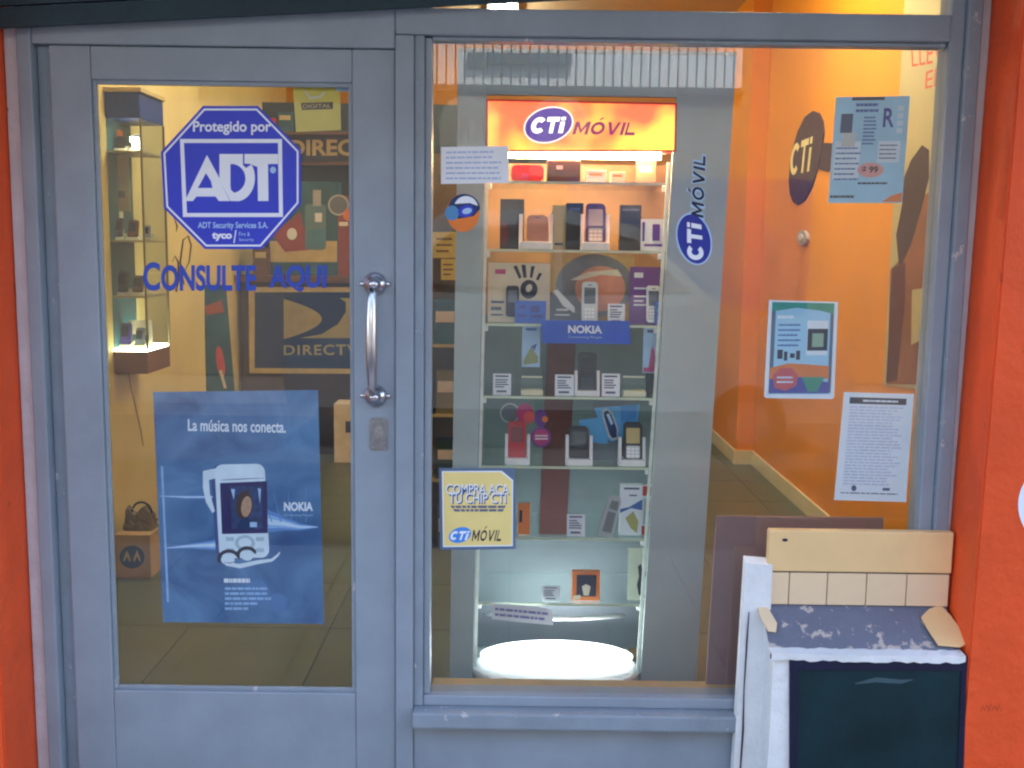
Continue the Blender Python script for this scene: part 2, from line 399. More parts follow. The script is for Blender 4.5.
# ceiling lamps of the shop (they light the orange and yellow walls)
M_TUBE = emis('warm_tube', (255, 242, 216), 7.5)
M_TUBE2 = emis('warm_tube_bright', (255, 238, 196), 11.0)
def ceiling_lamp(x, y, l, wd, m, label):
    r = empty('ceiling_lamp', (x, y, CZ), label, 'ceiling lamp', 'ceiling lamps of the shop')
    box('housing', x - wd / 2, x + wd / 2, y - l / 2, y + l / 2, CZ - 0.05, CZ - 0.001, M_WPLA, r, 0.004)
    for s in (-1, 1):
        tube('tube', [(x + s * wd * .25, y - l * .46, CZ - 0.075), (x + s * wd * .25, y + l * .46, CZ - 0.075)], 0.018, m, r)
ceiling_lamp(1.05, 2.3, 1.5, 0.22, M_TUBE2, 'twin tube ceiling lamp nearest the orange wall, above the grey display stand')
ceiling_lamp(-1.0, 2.4, 1.3, 0.22, M_TUBE, 'twin tube ceiling lamp over the yellow wall and door side')
ceiling_lamp(-0.1, 4.9, 1.3, 0.22, M_TUBE, 'twin tube ceiling lamp deepest in the shop by the back wall')

# ================================================================== outside: pilasters, shopfront
def pilaster(x0, x1, label, side):
    r = empty('pilaster', ((x0 + x1) / 2, -0.1, PAVE), label, 'pilaster')
    a0, a1 = (x0 - .024, x0 + .006) if side > 0 else (x0, x0)
    bm = bbox_bm(0, 1, -0.185, 0.07, PAVE, 2.62, 0.0)
    for v in bm.verts:
        if v.co.x < .5: v.co.x = a0 + (a1 - a0) * (v.co.z - PAVE) / (2.62 - PAVE)
        else: v.co.x = x1
    bmesh.ops.bevel(bm, geom=list(bm.edges), offset=0.004, segments=2, affect='EDGES')
    frombm('shaft', bm, M_ORANGE, r)
    return r
pl = pilaster(-2.4, -1.302, 'orange painted pilaster beside the pale strip and the glass door', -1)
pr = pilaster(1.197, 2.4, 'orange painted pilaster beside the tiled box, with a white round mark', 1)
PF = Plane(Y=-0.1852)
PF.poly('round_mark', ell(1062, 505, 44, 44, 0, 48), M_VWHITE, pr, 0.2, 0.5)
for k_ in range(5):
    PF.stroke('smudge', [(980 + k_ * 4, 712 - k_ % 2 * 2), (983 + k_ * 4, 706 - k_ % 3), (985 + k_ * 4, 711)], [.4, 1.2, .5], mat('pilaster_smudge', (172, 66, 40), .6), pr, 0.3 + k_ * .05)

sf = empty('shopfront', (0, 0, PAVE), 'blue-grey painted shopfront frame with big display window beside the door', 'shopfront')
box('plaster_strip', -1.301, -1.262, -0.012, 0.05, PAVE, 2.03, M_STRIP, sf, 0.006)
box('plaster_strip', 1.168, 1.1965, -0.012, 0.05, PAVE, 2.56, M_STRIP, sf, 0.006)
box('door_jamb', -1.2615, -1.225, -0.03, 0.06, PAVE, 1.984, M_FRAME, sf, 0.004)
box('door_stop', -1.2245, -1.186, 0.006, 0.06, PAVE, 1.884, M_FRAME2, sf, 0.003)
box('mullion', -0.306, -0.258, -0.030, 0.06, PAVE, 1.918, M_FRAME, sf, 0.005)
box('mullion', -0.2575, -0.232, -0.022, 0.06, 0.142, 1.918, M_FRAME2, sf, 0.004)
box('glazing_bead', -0.2315, -0.214, -0.010, 0.04, 0.172, 1.914, M_FRAME, sf, 0.003)
box('door_head', -1.2245, -0.3065, -0.026, 0.06, 1.8845, 1.984, M_FRAME, sf, 0.005)
box('transom_bar', -0.3058, 1.092, -0.030, 0.06, 1.9185, 1.984, M_FRAME, sf, 0.006)
box('transom_bead', -0.2135, 1.0885, -0.008, 0.04, 1.9085, 1.9178, M_FRAME2, sf, 0.002)
box('window_jamb', 1.0925, 1.1295, -0.020, 0.06, PAVE, 2.549, M_FRAME, sf, 0.005)
box('window_jamb', 1.130, 1.1675, -0.034, 0.06, PAVE, 2.549, M_FRAME2, sf, 0.005)
box('over_door_panel', -1.30, -0.2585, 0.0, 0.06, 1.985, 2.549, M_FRAME, sf)
box('transom_mullion', -0.258, -0.214, -0.026, 0.06, 1.985, 2.549, M_FRAME, sf, 0.004)
box('window_sill', -0.2575, 0.620, -0.066, 0.06, 0.096, 0.141, M_FRAME2, sf, 0.006)
box('bottom_rail', -0.2315, 1.092, -0.018, 0.06, 0.1415, 0.171, M_FRAME, sf, 0.004)
box('kick_panel', -0.2575, 1.092, -0.022, 0.05, PAVE, 0.0955, M_FRAME, sf, 0.003)
pane = box('window_pane', -0.2138, 1.0922, 0.012, 0.018, 0.1712, 1.9084, M_GLASS, sf)
box('transom_pane', -0.2138, 1.0922, 0.012, 0.018, 1.9842, 2.5488, M_GLASS, sf)
box('inner_ledge', -0.2138, 1.0922, 0.0605, 0.11, 0.10, 0.168, mat('inner_ledge_wood', (170, 150, 110), 0.5), sf, 0.003)

# door
dr = empty('glass_door', (-0.75, 0, FLOOR), 'blue-grey framed glass door with chrome pull handle and blue stickers', 'door')
box('hinge_stile', -1.1855, -1.081, -0.016, 0.03, -0.105, 1.883, M_FRAME, dr, 0.004)
box('lock_stile', -0.4165, -0.3075, -0.016, 0.03, -0.105, 1.883, M_FRAME, dr, 0.004)
box('top_rail', -1.0808, -0.4167, -0.015, 0.03, 1.800, 1.8825, M_FRAME, dr, 0.004)
box('bottom_rail', -1.0808, -0.4167, -0.015, 0.03, -0.104, 0.172, M_FRAME, dr, 0.004)
box('glass_pane', -1.0806, -0.4169, 0.005, 0.011, 0.1722, 1.7998, M_GLASS, dr)
bd = bmesh.new()
for a in ((-1.0806, -1.070, 0.1722, 1.7998), (-0.4275, -0.4169, 0.1722, 1.7998)):
    bbox_bm(a[0], a[1], -0.009, 0.004, a[2], a[3], 0.002, bd)
for a in ((0.1722, 0.183), (1.789, 1.7998)): bbox_bm(-1.0698, -0.4277, -0.0085, 0.004, a[0], a[1], 0.002, bd)
frombm('glazing_bead', bd, M_FRAME2, dr)
# pull handle
DP = Plane(Y=-0.0165)
hx = at(375, 283, Y=-0.02).x; hz0 = at(375, 396, Y=-0.02).z; hz1 = at(375, 284, Y=-0.02).z
hd = empty('pull_handle', (hx, -0.017, hz0 - .03), parent=dr)
def lathe(name, prof, cx, cz, m, parent, n=20):
    """turned along -Y from the door face"""
    V, Q = [], []
    for r, d in prof:
        for k in range(n):
            t = 2 * math.pi * k / n; V.append((cx + r * math.cos(t), -0.0162 - d, cz + r * math.sin(t)))
    for i in range(len(prof) - 1):
        for k in range(n): Q.append([i * n + k, i * n + (k + 1) % n, (i + 1) * n + (k + 1) % n, (i + 1) * n + k])
    Q.append([(len(prof) - 1) * n + k for k in range(n)])
    return mk(name, V, Q, m, parent, True)
for z in (hz0, hz1):
    lathe('rosette', [(0.031, 0), (0.031, 0.004), (0.028, 0.010), (0.019, 0.017), (0.014, 0.022), (0.013, 0.034), (0.007, 0.040)], hx, z, M_CHROME, hd)
for z in (hz0, hz1):
    for dx in (-.034, .034): lathe('side_screw', [(0.007, 0), (0.007, 0.004), (0.004, 0.007)], hx + dx, z, M_CHROME, hd, 12)
gp = []; gr_ = []
for k in range(25):
    t = k / 24; z = hz1 - 0.004 + (hz0 - hz1 + 0.008) * t
    gp.append((hx - 0.003, -0.0162 - 0.026 - 0.030 * math.sin(math.pi * t) ** 0.5, z)); gr_.append(0.0105 + 0.0045 * math.sin(math.pi * t))
tube('grip', gp, 0.012, M_CHROME, hd, 14, gr_)
lk = DP.poly('lock_plate', rr(370, 418, 387, 450, 3), M_STEEL, dr, 0.1, 3.0)
DP.poly('key_cylinder', ell(379, 432, 4.5, 5.5), M_CHROME, lk, 3.2, 2.5)
for px, py in ((373, 421), (384, 421), (373, 447), (384, 447)):
    DP.poly('screw', ell(px, py, 1.3, 1.3, 0, 10), M_CHROME, lk, 3.2, 0.8)

# roller shutter, mostly wound up, hanging askew above the door; canopy added over it, out of view, sized to shade the front
sh = empty('roller_shutter', (-0.4, -0.06, 1.99), 'dark teal roller shutter hanging askew above the door', 'shutter')
SP = Plane(Y=-0.062)
for k in range(6):
    d0, d1 = -k * 22, -(k + 1) * 22 + 2.0
    SP.poly('slat', [(-40, 31 + d0), (640, -3 + d0), (640, -3 + d1), (-40, 31 + d1)], M_SHUT, sh, 0, 14)
cn = empty('canopy', (0, -0.6, 2.3), 'unseen dark flat canopy added to shade the shopfront', 'canopy')
box('shading_slab', -2.6, 2.6, -1.0, -0.24, 2.20, 2.36, M_DARK, cn, 0.01)
box('shutter_box', -1.30, 1.195, -0.2395, -0.09, 2.12, 2.40, M_SHUT, cn, 0.01)

# ================================================================== tiled masonry box by the window
YB = -0.178; XR = 1.172; YT = -0.046
mb = empty('masonry_box', (0.93, -0.12, PAVE), 'white painted masonry box with cream tiles and dark metal hatch under the window', 'masonry box')
M_DAMP = worn('bare_grey_render', (112, 114, 128), (190, 176, 166), 0.55, 7, 0.85, 0.6)
M_CTILE = mat('cream_tile', (238, 200, 142), 0.35, 0, 0.07, 6, 0.05)
M_CTILE2 = mat('pale_cream_tile', (234, 206, 166), 0.35, 0, 0.08, 6, 0.05)
def hexa(name, P, m, parent):      # 4 bottom (ccw) + 4 top
    return mk(name, P, [[3, 2, 1, 0], [4, 5, 6, 7], [0, 1, 5, 4], [1, 2, 6, 5], [2, 3, 7, 6], [3, 0, 4, 7]], m, parent)
zt = at(800, 604, Y=YT).z; zf = at(800, 652, Y=YB).z
xl_b = at(768, 602, Y=YT).x; xl_f = at(772, 690, Y=YB).x
zcap0 = at(850, 571, Y=YT).z; zcap1 = at(850, 530, Y=YT).z
xs = at(741, 600, Y=-.03).x
XC = 1.171
# rear slab against the window, and the body with a sloping top
XM = xl_b + .004
hexa('rear_slab', [(xs - .012, -.068, PAVE), (XM, -.068, PAVE), (XM, -.0345, PAVE), (xs - .012, -.0345, PAVE),
                   (xs, -.062, zcap0 + .022), (XM, -.062, zcap0 + .018), (XM, -.0345, zcap0 + .03), (xs, -.0345, zcap0 + .035)], M_WHITE, mb)
box('tile_backing', XM + .0005, XC, -.0455, -.0345, PAVE, zcap0 - .0045, M_WHITE, mb)
hexa('body', [(xl_f - .004, YB, PAVE), (XR - .002, YB, PAVE), (XR - .002, -.0455, PAVE), (xl_b - .012, -.0455, PAVE),
              (xl_f, YB, zf - .02), (XR - .002, YB, zf - .02), (XR - .002, -.0455, zt - .012), (xl_b - .012, -.0455, zt - .012)], M_WHITE, mb)
# sloping ledge of bare render, with chipped white lip
def jag(x0, x1, n, a, seed):
    r = random.Random(seed); return [(x0 + (x1 - x0) * k / n, (r.random() - .5) * a) for k in range(n + 1)]
J = jag(xl_f - .006, XR - .004, 26, 0.010, 3)
V = [(x, YB - 0.006 + 0.022 + d, zf - .004 + .0) for x, d in J] + [(x, -0.0465, zt + .001) for x, d in J]
V += [(x, y, z - .02) for x, y, z in V]; n_ = len(J); Q = []
for k in range(n_ - 1):
    Q += [[k, k + 1, n_ + k + 1, n_ + k], [2 * n_ + k, 2 * n_ + k + 1, k + 1, k]]
mk('ledge', V, Q, M_DAMP, mb)
J2 = jag(xl_f - .008, XR - .003, 30, 0.006, 5)
V = [(x, YB - .012 + abs(d), zf - .020 + d) for x, d in J2] + [(x, YB - .012 + abs(d) * .6, zf - .003 + d * .3) for x, d in J2] + [(x, YB + .022 + d * 2, zf + .0025) for x, d in J2]
n_ = len(J2); Q = []
for k in range(n_ - 1):
    Q += [[k, k + 1, n_ + k + 1, n_ + k], [n_ + k, n_ + k + 1, 2 * n_ + k + 1, 2 * n_ + k]]
mk('lip', V, Q, M_WHITE, mb)
Plane(Y=-.0690).stroke('crack', [(749, 612), (747, 640), (744, 690), (743, 730), (740, 775)], [1, 1.8, 1.2, 2, 1.4], M_INKD, mb, .4)
# cream edge pieces left on the ledge
def on_ledge(px, py, lift):
    # point of the sloping ledge seen at that pixel
    d = ray(px, py); nrm = Vector((0, -(zt - zf) / (-.0465 - YB) * 1.0, 1.0)); p0 = Vector((0, YB, zf))
    t = (p0 - CAM).dot(nrm) / d.dot(nrm); p = CAM + d * t; p.z += lift; return p
def chip(name, pts, m, h=0.006):
    T = [on_ledge(x, y, h) for x, y in pts]; B = [on_ledge(x, y, 0.0015) for x, y in pts]; n = len(pts)
    return mk(name, T + B, [list(range(n))] + [[i, n + i, n + (i + 1) % n, (i + 1) % n] for i in range(n)], m, mb)
chip('edge_tile', [(921, 619), (929, 611), (940, 607), (950, 617), (970, 644), (960, 648), (938, 646), (928, 631)], M_CTILE)
chip('edge_tile', [(757, 607), (765, 605), (777, 625), (776, 633), (768, 632), (760, 618)], M_CTILE2)
# row of cream tiles, and the long cap above
xs_t = [at(x, 588, Y=YT).x for x in (767, 788, 826, 865, 905)] + [XC]
for k in range(5):
    box('tile', xs_t[k] + .0012, xs_t[k + 1] - .0012, -0.0565, -0.046, zt + .002, zcap0 - .004, M_CTILE2, mb, 0.002)
xc0 = at(767, 550, Y=YT).x
cb = bbox_bm(xc0, XC + .002, -0.059, -0.0346, zcap0, zcap1, 0.004)
r5 = random.Random(5)
for v in cb.verts:
    if v.co.z > zcap1 - .01: v.co.z += (r5.random() - .6) * 0.003
frombm('cap_tile', cb, M_CTILE, mb)
CP = Plane(Y=-0.0592)
CP.poly('nail_hole', ell(785, 540, 3, 1.6, 0, 12), M_INKD, mb, 0.1, 0.2)
box('mortar_joint', xc0 + .003, XC, -0.052, -0.0347, zcap0 - .0038, zcap0 - .0002, M_INKD, mb)
# dark metal hatch
HP = Plane(Y=YB - 0.0005)
M_HATCH = mat('dark_green_metal', (8, 42, 48), 0.42, 0.1, 0.35, 5, 0.12)
M_HFRAME = mat('dark_violet_metal', (22, 24, 52), 0.5, 0.1, 0.2, 8)
ht = HP.poly('hatch', [(797, 669), (960, 670), (954, 840), (797, 840)], M_HATCH, mb, 0.5, 4)
HP.poly('hatch_frame', [(789, 657), (966, 658), (960, 850), (789, 850)], M_HFRAME, mb, 0.5, 7,
        hole=[(797, 669), (960, 670), (954, 840), (797, 840)])
HP.stroke('pale_streak', [(855, 683), (875, 679), (900, 681), (912, 679)], [1, 5, 4, 1], mat('pale_streak_tone', (62, 86, 92), 0.8), ht, 4.6)  # pale tapering streak near the top of the hatch

# brown board leaning inside the window
BP = Plane(Y=0.10)
bo = BP.poly('backing_board', [(716, 515), (882, 517), (880, 704), (704, 702)], M_MAUVE, None, 0, 12)
tag(bo, 'mauve-brown board standing inside the window behind the tiled box', 'board')

# ================================================================== stickers on the door glass
G1 = Plane(Y=0.0045)     # outer face of the door glass
G1i = Plane(Y=0.0155)    # sheets taped behind the door glass
G2 = Plane(Y=0.0115)     # outer face of the window glass
G2i = Plane(Y=0.0230)    # sheets taped behind the window glass
oc = [(203, 106), (258, 106), (301, 150), (301, 204), (262, 249), (205, 249), (164, 208), (161, 152)]
def shrink(P, k, c=None):
    cx = sum(p[0] for p in P) / len(P); cy = sum(p[1] for p in P) / len(P)
    return [(cx + (x - cx) * k, cy + (y - cy) * k) for x, y in P]
ad = G1.poly('security_sticker', oc, M_BLUE, None, 0, 0.3); tag(ad, 'blue octagonal security sticker with big white letters on the door glass', 'sticker')
G1.poly('white_outline', shrink(oc, 0.965), M_VWHITE, ad, 0.35, 0.1, hole=shrink(oc, 0.938))
G1.poly('white_box', [(180, 139), (282, 139), (283, 217), (183, 217)], M_VWHITE, ad, 0.35, 0.1, hole=[(184, 143), (278, 143), (279, 213), (187, 213)])
G1.text('upper_line', 'Protegido por', [(193, 121), (271, 121), (271, 135), (193, 135)], M_VWHITE, ad, 0.5, 0.025)
# the three heavy letters
def cutpoly(*P): return list(P)
G1.poly('letter_a_left', [(207, 155), (221, 181), (211, 181), (206, 173), (199, 186), (190, 201), (185, 201)], M_VWHITE, ad, 0.4, 0.1)
G1.poly('letter_a_right', [(207, 155), (230, 201), (219, 201), (215.5, 196.5), (196.5, 196.5), (193, 201), (189.5, 201), (197, 188), (212.5, 188), (211, 181), (206, 172)], M_VWHITE, ad, 0.45, 0.1)
Dp = [(219.5, 154), (243, 154), (243, 165), (246, 168)] + ell(236, 178, 19, 23.5, 0, 12, -35, 80) + [(231, 201), (230, 200), (219.5, 180)]
G1.poly('letter_d', Dp, M_VWHITE, ad, 0.4, 0.1)
Di = [(230.5, 164)] + ell(232, 178.5, 13.5, 14.5, 0, 12, -80, 80) + [(231, 190), (230.5, 186)]
G1.poly('letter_d_counter', Di, M_BLUE, ad, 0.55, 0.1)
G1.poly('letter_t', [(244.5, 154), (278, 154), (278, 164), (268, 164), (268.5, 201), (258, 201), (257.5, 167), (250, 164), (244.5, 163.5)], M_VWHITE, ad, 0.4, 0.1)
G1.poly('registered_dot', ell(273, 170, 3, 3.4, 0, 16), M_LBLUE, ad, 0.4, 0.1)
G1.text('small_line', 'ADT Security Services S.A.', [(198, 222), (268, 222), (268, 230), (198, 230)], M_LBLUE, ad, 0.5, 0.02)
G1.text('maker_name', 'tyco', [(212, 232), (232, 232), (232, 241), (212, 241)], M_VWHITE, ad, 0.5, 0.05)
G1.stroke('slash', [(236, 230), (234, 243)], 1.1, M_VWHITE, ad, 0.5)
G1.text('small_word', 'Fire &', [(239, 232), (250, 232), (250, 236), (239, 236)], M_LBLUE, ad, 0.5)
G1.text('small_word', 'Security', [(239, 238), (254, 238), (254, 242), (239, 242)], M_LBLUE, ad, 0.5)

cq = empty('vinyl_lettering', at(236, 291, Y=0.004), 'blue vinyl letters reading CONSULTE AQUI across the door glass', 'lettering')
M_VBL = mat('vinyl_letter_blue', (40, 74, 176), 0.4)
G1.text('word', 'C', [(143, 262), (160, 262), (160, 291), (143, 291)], M_VBL, cq, 0.3, 0.03)
G1.text('word', 'ONSULTE', [(161, 265), (256, 265), (256, 291), (161, 291)], M_VBL, cq, 0.3, 0.035)
G1.text('word', 'AQUI', [(269, 265), (327, 265), (326, 292), (269, 292)], M_VBL, cq, 0.3, 0.035)

# phone advertisement poster behind the door glass
def poster_blue():
    m = bpy.data.materials.new('poster_blue_clouds'); m.use_nodes = True; n = m.node_tree; b = n.nodes['Principled BSDF']
    b.inputs['Roughness'].default_value = 0.35
    tc = n.nodes.new('ShaderNodeTexCoord'); nz = n.nodes.new('ShaderNodeTexNoise'); nz.inputs['Scale'].default_value = 5; nz.inputs['Detail'].default_value = 5
    nz.inputs['Distortion'].default_value = 1.2
    n.links.new(tc.outputs['Object'], nz.inputs['Vector'])
    r = n.nodes.new('ShaderNodeValToRGB'); e = r.color_ramp.elements
    e[0].position = 0.28; e[0].color = lin((30, 76, 132)) + (1,); e[1].position = 0.75; e[1].color = lin((104, 150, 196)) + (1,)
    n.links.new(nz.outputs['Fac'], r.inputs['Fac']); n.links.new(r.outputs['Color'], b.inputs['Base Color'])
    return m
po = G1i.poly('phone_poster', [(153, 392), (318, 390), (324, 624), (163, 622)], poster_blue(), None, 0, 0.4)
tag(po, 'blue advertising poster of a white music phone behind the lower door glass', 'poster')
M_GLOW = mat('poster_pale_glow', (150, 186, 232), 0.4, 0, 0.15, 30); M_PWHITE = mat('poster_phone_white', (222, 234, 248), 0.4)
G1i.text('headline', 'La música nos conecta.', [(188, 419), (286, 421), (286, 433), (188, 431)], M_VWHITE, po, 0.9, 0.02)
M_GL2 = mat('poster_blue_glow', (96, 140, 206), 0.4, 0, 0.1, 30); M_GL3 = mat('poster_white_glow', (206, 226, 250), 0.4)
for pts, wd in (([(166, 548), (190, 546), (214, 545), (232, 541)], [1, 5, 10, 26]), ([(160, 496), (185, 497), (215, 497)], [1, 4, 3]),
                ([(258, 520), (285, 524), (300, 527), (318, 527)], [28, 13, 7, 1])):
    for kk, (mm, f) in enumerate(((M_GL2, 1.0), (M_GLOW, .62), (M_GL3, .28))):
        G1i.stroke('light_streak', pts, [v * f for v in wd], mm, po, 0.42 + kk * .02)
for dx in (0, 9, 20, 34): G1i.stroke('light_ray', [(272 + dx, 522), (262 + dx * 1.3, 496 - dx * .3)], [1.2, .3], M_GL2, po, 0.5)
G1i.multi('soft_blob', [ell(256, 592, 12, 13), ell(278, 602, 9, 9)], mat('poster_soft_blob', (84, 124, 178), .4), po, 0.42)
G1i.stroke('margin_line', [(162, 466), (168, 602)], 2.2, M_GLOW, po, 0.6)
PHP = [(x + (y - 510) * .055, y + (x - 242) * -.02) for x, y in rr(217, 464, 267, 558, 8)]
G1i.poly('phone_edge', [(x - 3.5, y + 1) for x, y in PHP], mat('poster_phone_shade', (66, 84, 140), 0.4), po, 0.42, 0.06)
ph = G1i.poly('phone_picture', PHP, M_PWHITE, po, 0.5, 0.2)
G1i.stroke('phone_shine', [(x + (y - 510) * .055, y) for x, y in ((262, 474), (263, 484))], [1, 2], M_VWHITE, po, 0.8)
G1i.stroke('phone_seam', [(221, 480), (240, 479), (264, 478)], [.5, .9, .5], MATS['poster_phone_shade'], po, 0.8)
G1i.poly('phone_side', [(203, 471), (217, 468), (217, 478), (209, 480), (210, 494), (215, 511), (212.5, 513), (206, 502), (203, 488)], M_PWHITE, po, 0.5, 0.15)
G1i.poly('purple_face', [(220, 483), (267, 481), (268, 533), (222, 534)], mat('poster_purple', (44, 34, 96), 0.3), po, 0.75, 0.1)
G1i.poly('screen_picture', [(230, 486), (262, 486), (263, 529), (232, 529)], mat('poster_screen', (44, 62, 110), 0.3, 0, 0.5, 60), po, 0.9, 0.1)
G1i.multi('hair_picture', [ell(244.5, 505, 8.5, 14.5, 4, 22)], M_HAIR, po, 1.05)
G1i.multi('face_picture', [ell(246.5, 506.5, 5.2, 10.5, 8, 20)], mat('poster_face', (188, 146, 118), .5, 0, .3, 160), po, 1.15)
G1i.multi('collar_picture', [[(237, 529), (240, 520), (246, 517), (252, 520), (255, 529)]], M_NAVY, po, 1.18)
G1i.multi('screen_lights', [[(231, 489), (235, 489), (234, 500)], [(258, 488), (261, 489), (260, 504)], rect(250, 522, 257, 527)], M_LBLUE, po, 1.2)
G1i.poly('key_ring', ell(245, 543, 10, 8), mat('poster_key_grey', (178, 196, 214), 0.4), po, 0.75, 0.05, hole=ell(245, 543, 6.5, 5))
G1i.multi('keys', [rect(226, 537, 234, 541), rect(256, 537, 264, 541), rect(226, 548, 234, 552), rect(256, 548, 264, 552)], MATS['poster_key_grey'], po, 0.8)
for ex, ey, er in ((229, 559, 9.5), (247, 555, 8.5)):
    G1i.stroke('earphone_hook', [(ex + er * 1.05 * math.cos(math.radians(t_)), ey + er * .85 * math.sin(math.radians(t_))) for t_ in range(150, 351, 20)], [1.5] + [3.6] * 9 + [1.2], M_INKD, po, 0.85 + ex * .0002)
G1i.multi('earbuds', [ell(228, 560, 7, 5, 10, 18), ell(247, 556, 6, 4.5, 10, 18)], M_PWHITE, po, 0.95)
G1i.stroke('earbud_seam', [(224, 562), (230, 563), (236, 561)], [.4, .9, .4], MATS['poster_phone_shade'], po, 1.1)
G1i.stroke('earphone_lead', [(226, 564), (240, 566), (258, 562), (272, 560), (278, 555), (280, 552)], [3, 4.5, 4, 3, 2, 1], M_PWHITE, po, 1.0)
G1i.text('maker_name', 'NOKIA', [(284, 502), (313, 502), (313, 511), (284, 511)], M_VWHITE, po, 0.9, 0.04)
G1i.text('tagline', 'Connecting People', [(284, 514), (313, 514), (313, 516.5), (284, 516.5)], M_LBLUE, po, 0.9)
G1i.lines('small_print', [(224, 577), (250, 577), (250, 584), (224, 584)], 1, M_VWHITE, po, 0.9, 0.6, 2, 0)
G1i.lines('small_print', [(225, 586), (274, 586), (277, 611), (225, 611)], 5, M_GLOW, po, 0.9, 0.5, 3, 0.6)

# yellow sheet taped at the top of the door
ys = G1i.poly('yellow_sheet', [(293, 86), (340, 84), (341, 130), (296, 132)], M_YPAPER, None, 0, 0.4)
tag(ys, 'glossy yellow sheet taped at the top corner of the door glass', 'sheet')
G1i.poly('brown_strip', [(301, 103), (333, 102), (333, 109), (302, 110)], M_HAIR, ys, 0.5, 0.1)
G1i.text('print', 'DIGITAL', [(303, 104.5), (331, 103.5), (331, 107.5), (303, 108.5)], M_TAN, ys, 0.9, 0.02)
G1i.stroke('swirl', [(304, 90), (310, 98), (320, 97), (326, 91)], [1, 3, 3, 1], M_CREAMC, ys, 0.7)
G1i.poly('adhesive_tape', [(335, 84), (349, 85), (349, 92), (336, 91)], M_LBLUE, ys, 0.8, 0.2)

# ================================================================== stickers on the window glass
no = G2.poly('paper_note', [(441, 147), (508, 146), (509, 183), (441, 184)], M_PAPER, None, 0, 0.3); tag(no, 'white handwritten paper note taped high on the window glass', 'paper')
G2.lines('writing', [(446, 150), (503, 149), (503, 181), (446, 181)], 6, mat('pale_blue_ink', (176, 192, 228), 0.7), no, 0.5, 0.35, 9, 0.3)
rs = G2.poly('round_sticker', ell(463, 213, 16.5, 19), M_OPRINT, None, 0, 0.3); tag(rs, 'round orange and blue phone sticker on the window glass below the note', 'sticker')
G2.poly('dark_half', ell(464, 209, 16, 15, 0, 24, 180, 360) + [(474, 216), (458, 219)], M_NAVY, rs, 0.4, 0.1)
G2.poly('white_arc', ell(466, 208, 12, 12, 0, 14, 200, 350) + [(470, 203)], M_VWHITE, rs, 0.55, 0.1)
G2.poly('phone_print', ell(452, 213, 7, 7.5, 0, 20), mat('sticker_sky', (76, 140, 190), 0.4), rs, 0.6, 0.1)
G2.poly('phone_print', ell(466, 211, 8, 6, -15, 20), MATS['vinyl_blue'], rs, 0.7, 0.1)
G2.poly('phone_print', ell(467, 211, 5, 3, -15, 16), M_LBLUE, rs, 0.85, 0.1)

def outline(P, k):
    cx = sum(p[0] for p in P) / len(P); cy = sum(p[1] for p in P) / len(P)
    R = []
    for x, y in P:
        l = math.hypot(x - cx, y - cy) or 1; R.append((x + (x - cx) / l * k, y + (y - cy) / l * k))
    return R
chp = [(443, 472), (501, 472), (512, 481), (512, 545), (444, 546)]
cs = G2.poly('chip_sticker', [(439, 468), (515, 468), (516, 549), (440, 550)], mat('sticker_border_blue', (92, 110, 134), 0.35), None, 0, 0.3)
tag(cs, 'yellow chip-shaped sticker reading COMPRA ACA on the window glass', 'sticker')
G2.poly('yellow_field', chp, mat('chip_yellow', (236, 212, 136), 0.4, 0, 0.06, 8), cs, 0.4, 0.1)
G2.poly('thin_edge', outline(chp, 1.4), M_VWHITE, cs, 0.34, 0.05, hole=chp)
M_HALO = mat('letter_halo_blue', (54, 78, 128), 0.5)
for body, q in (('COMPRA ACA', [(446, 484), (509, 484), (509, 494), (446, 494)]), ('TU CHIP CTI', [(449, 493), (506, 493), (506, 503), (449, 503)])):
    G2.text('letter_shadow', body, [(x + .9, y + 1.3) for x, y in q], M_HALO, cs, 0.6, 0.02)
    G2.text('letters', body, q, M_VWHITE, cs, 0.8, 0.0)
G2.lines('small_print', [(450, 505), (507, 505), (503, 512), (455, 512)], 2, M_INK, cs, 0.7, 0.7, 4, 0.05)
def cti(P, parent, oval, otilt, ctiq, movq, m_oval, m_txt, w0=0.5, halo=None, white=None):
    if halo: P.poly('logo_rim', ell(oval[0], oval[1], oval[2] + 1.6, oval[3] + 1.6, otilt, 40), halo, parent, w0 - .1, 0.05)
    P.poly('logo_oval', ell(*oval, otilt, 40), m_oval, parent, w0, 0.1)
    P.glyphs('logo_letter', 'CTi', ctiq, white or M_VWHITE, parent, w0 + 0.3, .3, .27, .12, .2)
    if movq: P.glyphs('word_letter', 'MÓVIL', movq, m_txt, parent, w0 + 0.3, .17, .2, .2, .12)
cti(G2, cs, (460, 535, 11.5, 7.5), -18, [(451, 531), (470, 531), (468, 540), (450, 540)], [(473, 530), (503, 530), (501, 541), (472, 541)],
    mat('chip_logo_blue', (70, 140, 220), 0.4), M_INKD)

vt = empty('vertical_logo_sticker', at(694, 265, Y=0.011), 'blue oval logo sticker with lettering running upwards on the window glass', 'sticker')
# rotated a quarter turn: text quad runs upward
G2.poly('logo_rim', ell(694, 239, 26.5, 17.5, 76, 44), M_LBLUE, vt, 0.1, 0.2)
G2.poly('logo_oval', ell(694, 239, 25, 16, 76, 44), M_LOGOBLUE, vt, 0.4, 0.2)
G2.glyphs('logo_letter', 'CTi', [(687, 261), (687, 222), (701, 222), (704, 259)], M_VWHITE, vt, 0.8, .3, .27, .12, .2)
G2.glyphs('word_halo', 'MÓVIL', [(690, 217.5), (693, 153), (706.5, 154), (704.5, 219)], M_LBLUE, vt, 0.1, .34, .34, .07, .1)
G2.glyphs('word_letter', 'MÓVIL', [(691, 216), (694, 154.5), (705.5, 156), (703.5, 217.5)], M_INKD, vt, 0.5, .19, .2, .2, .1)

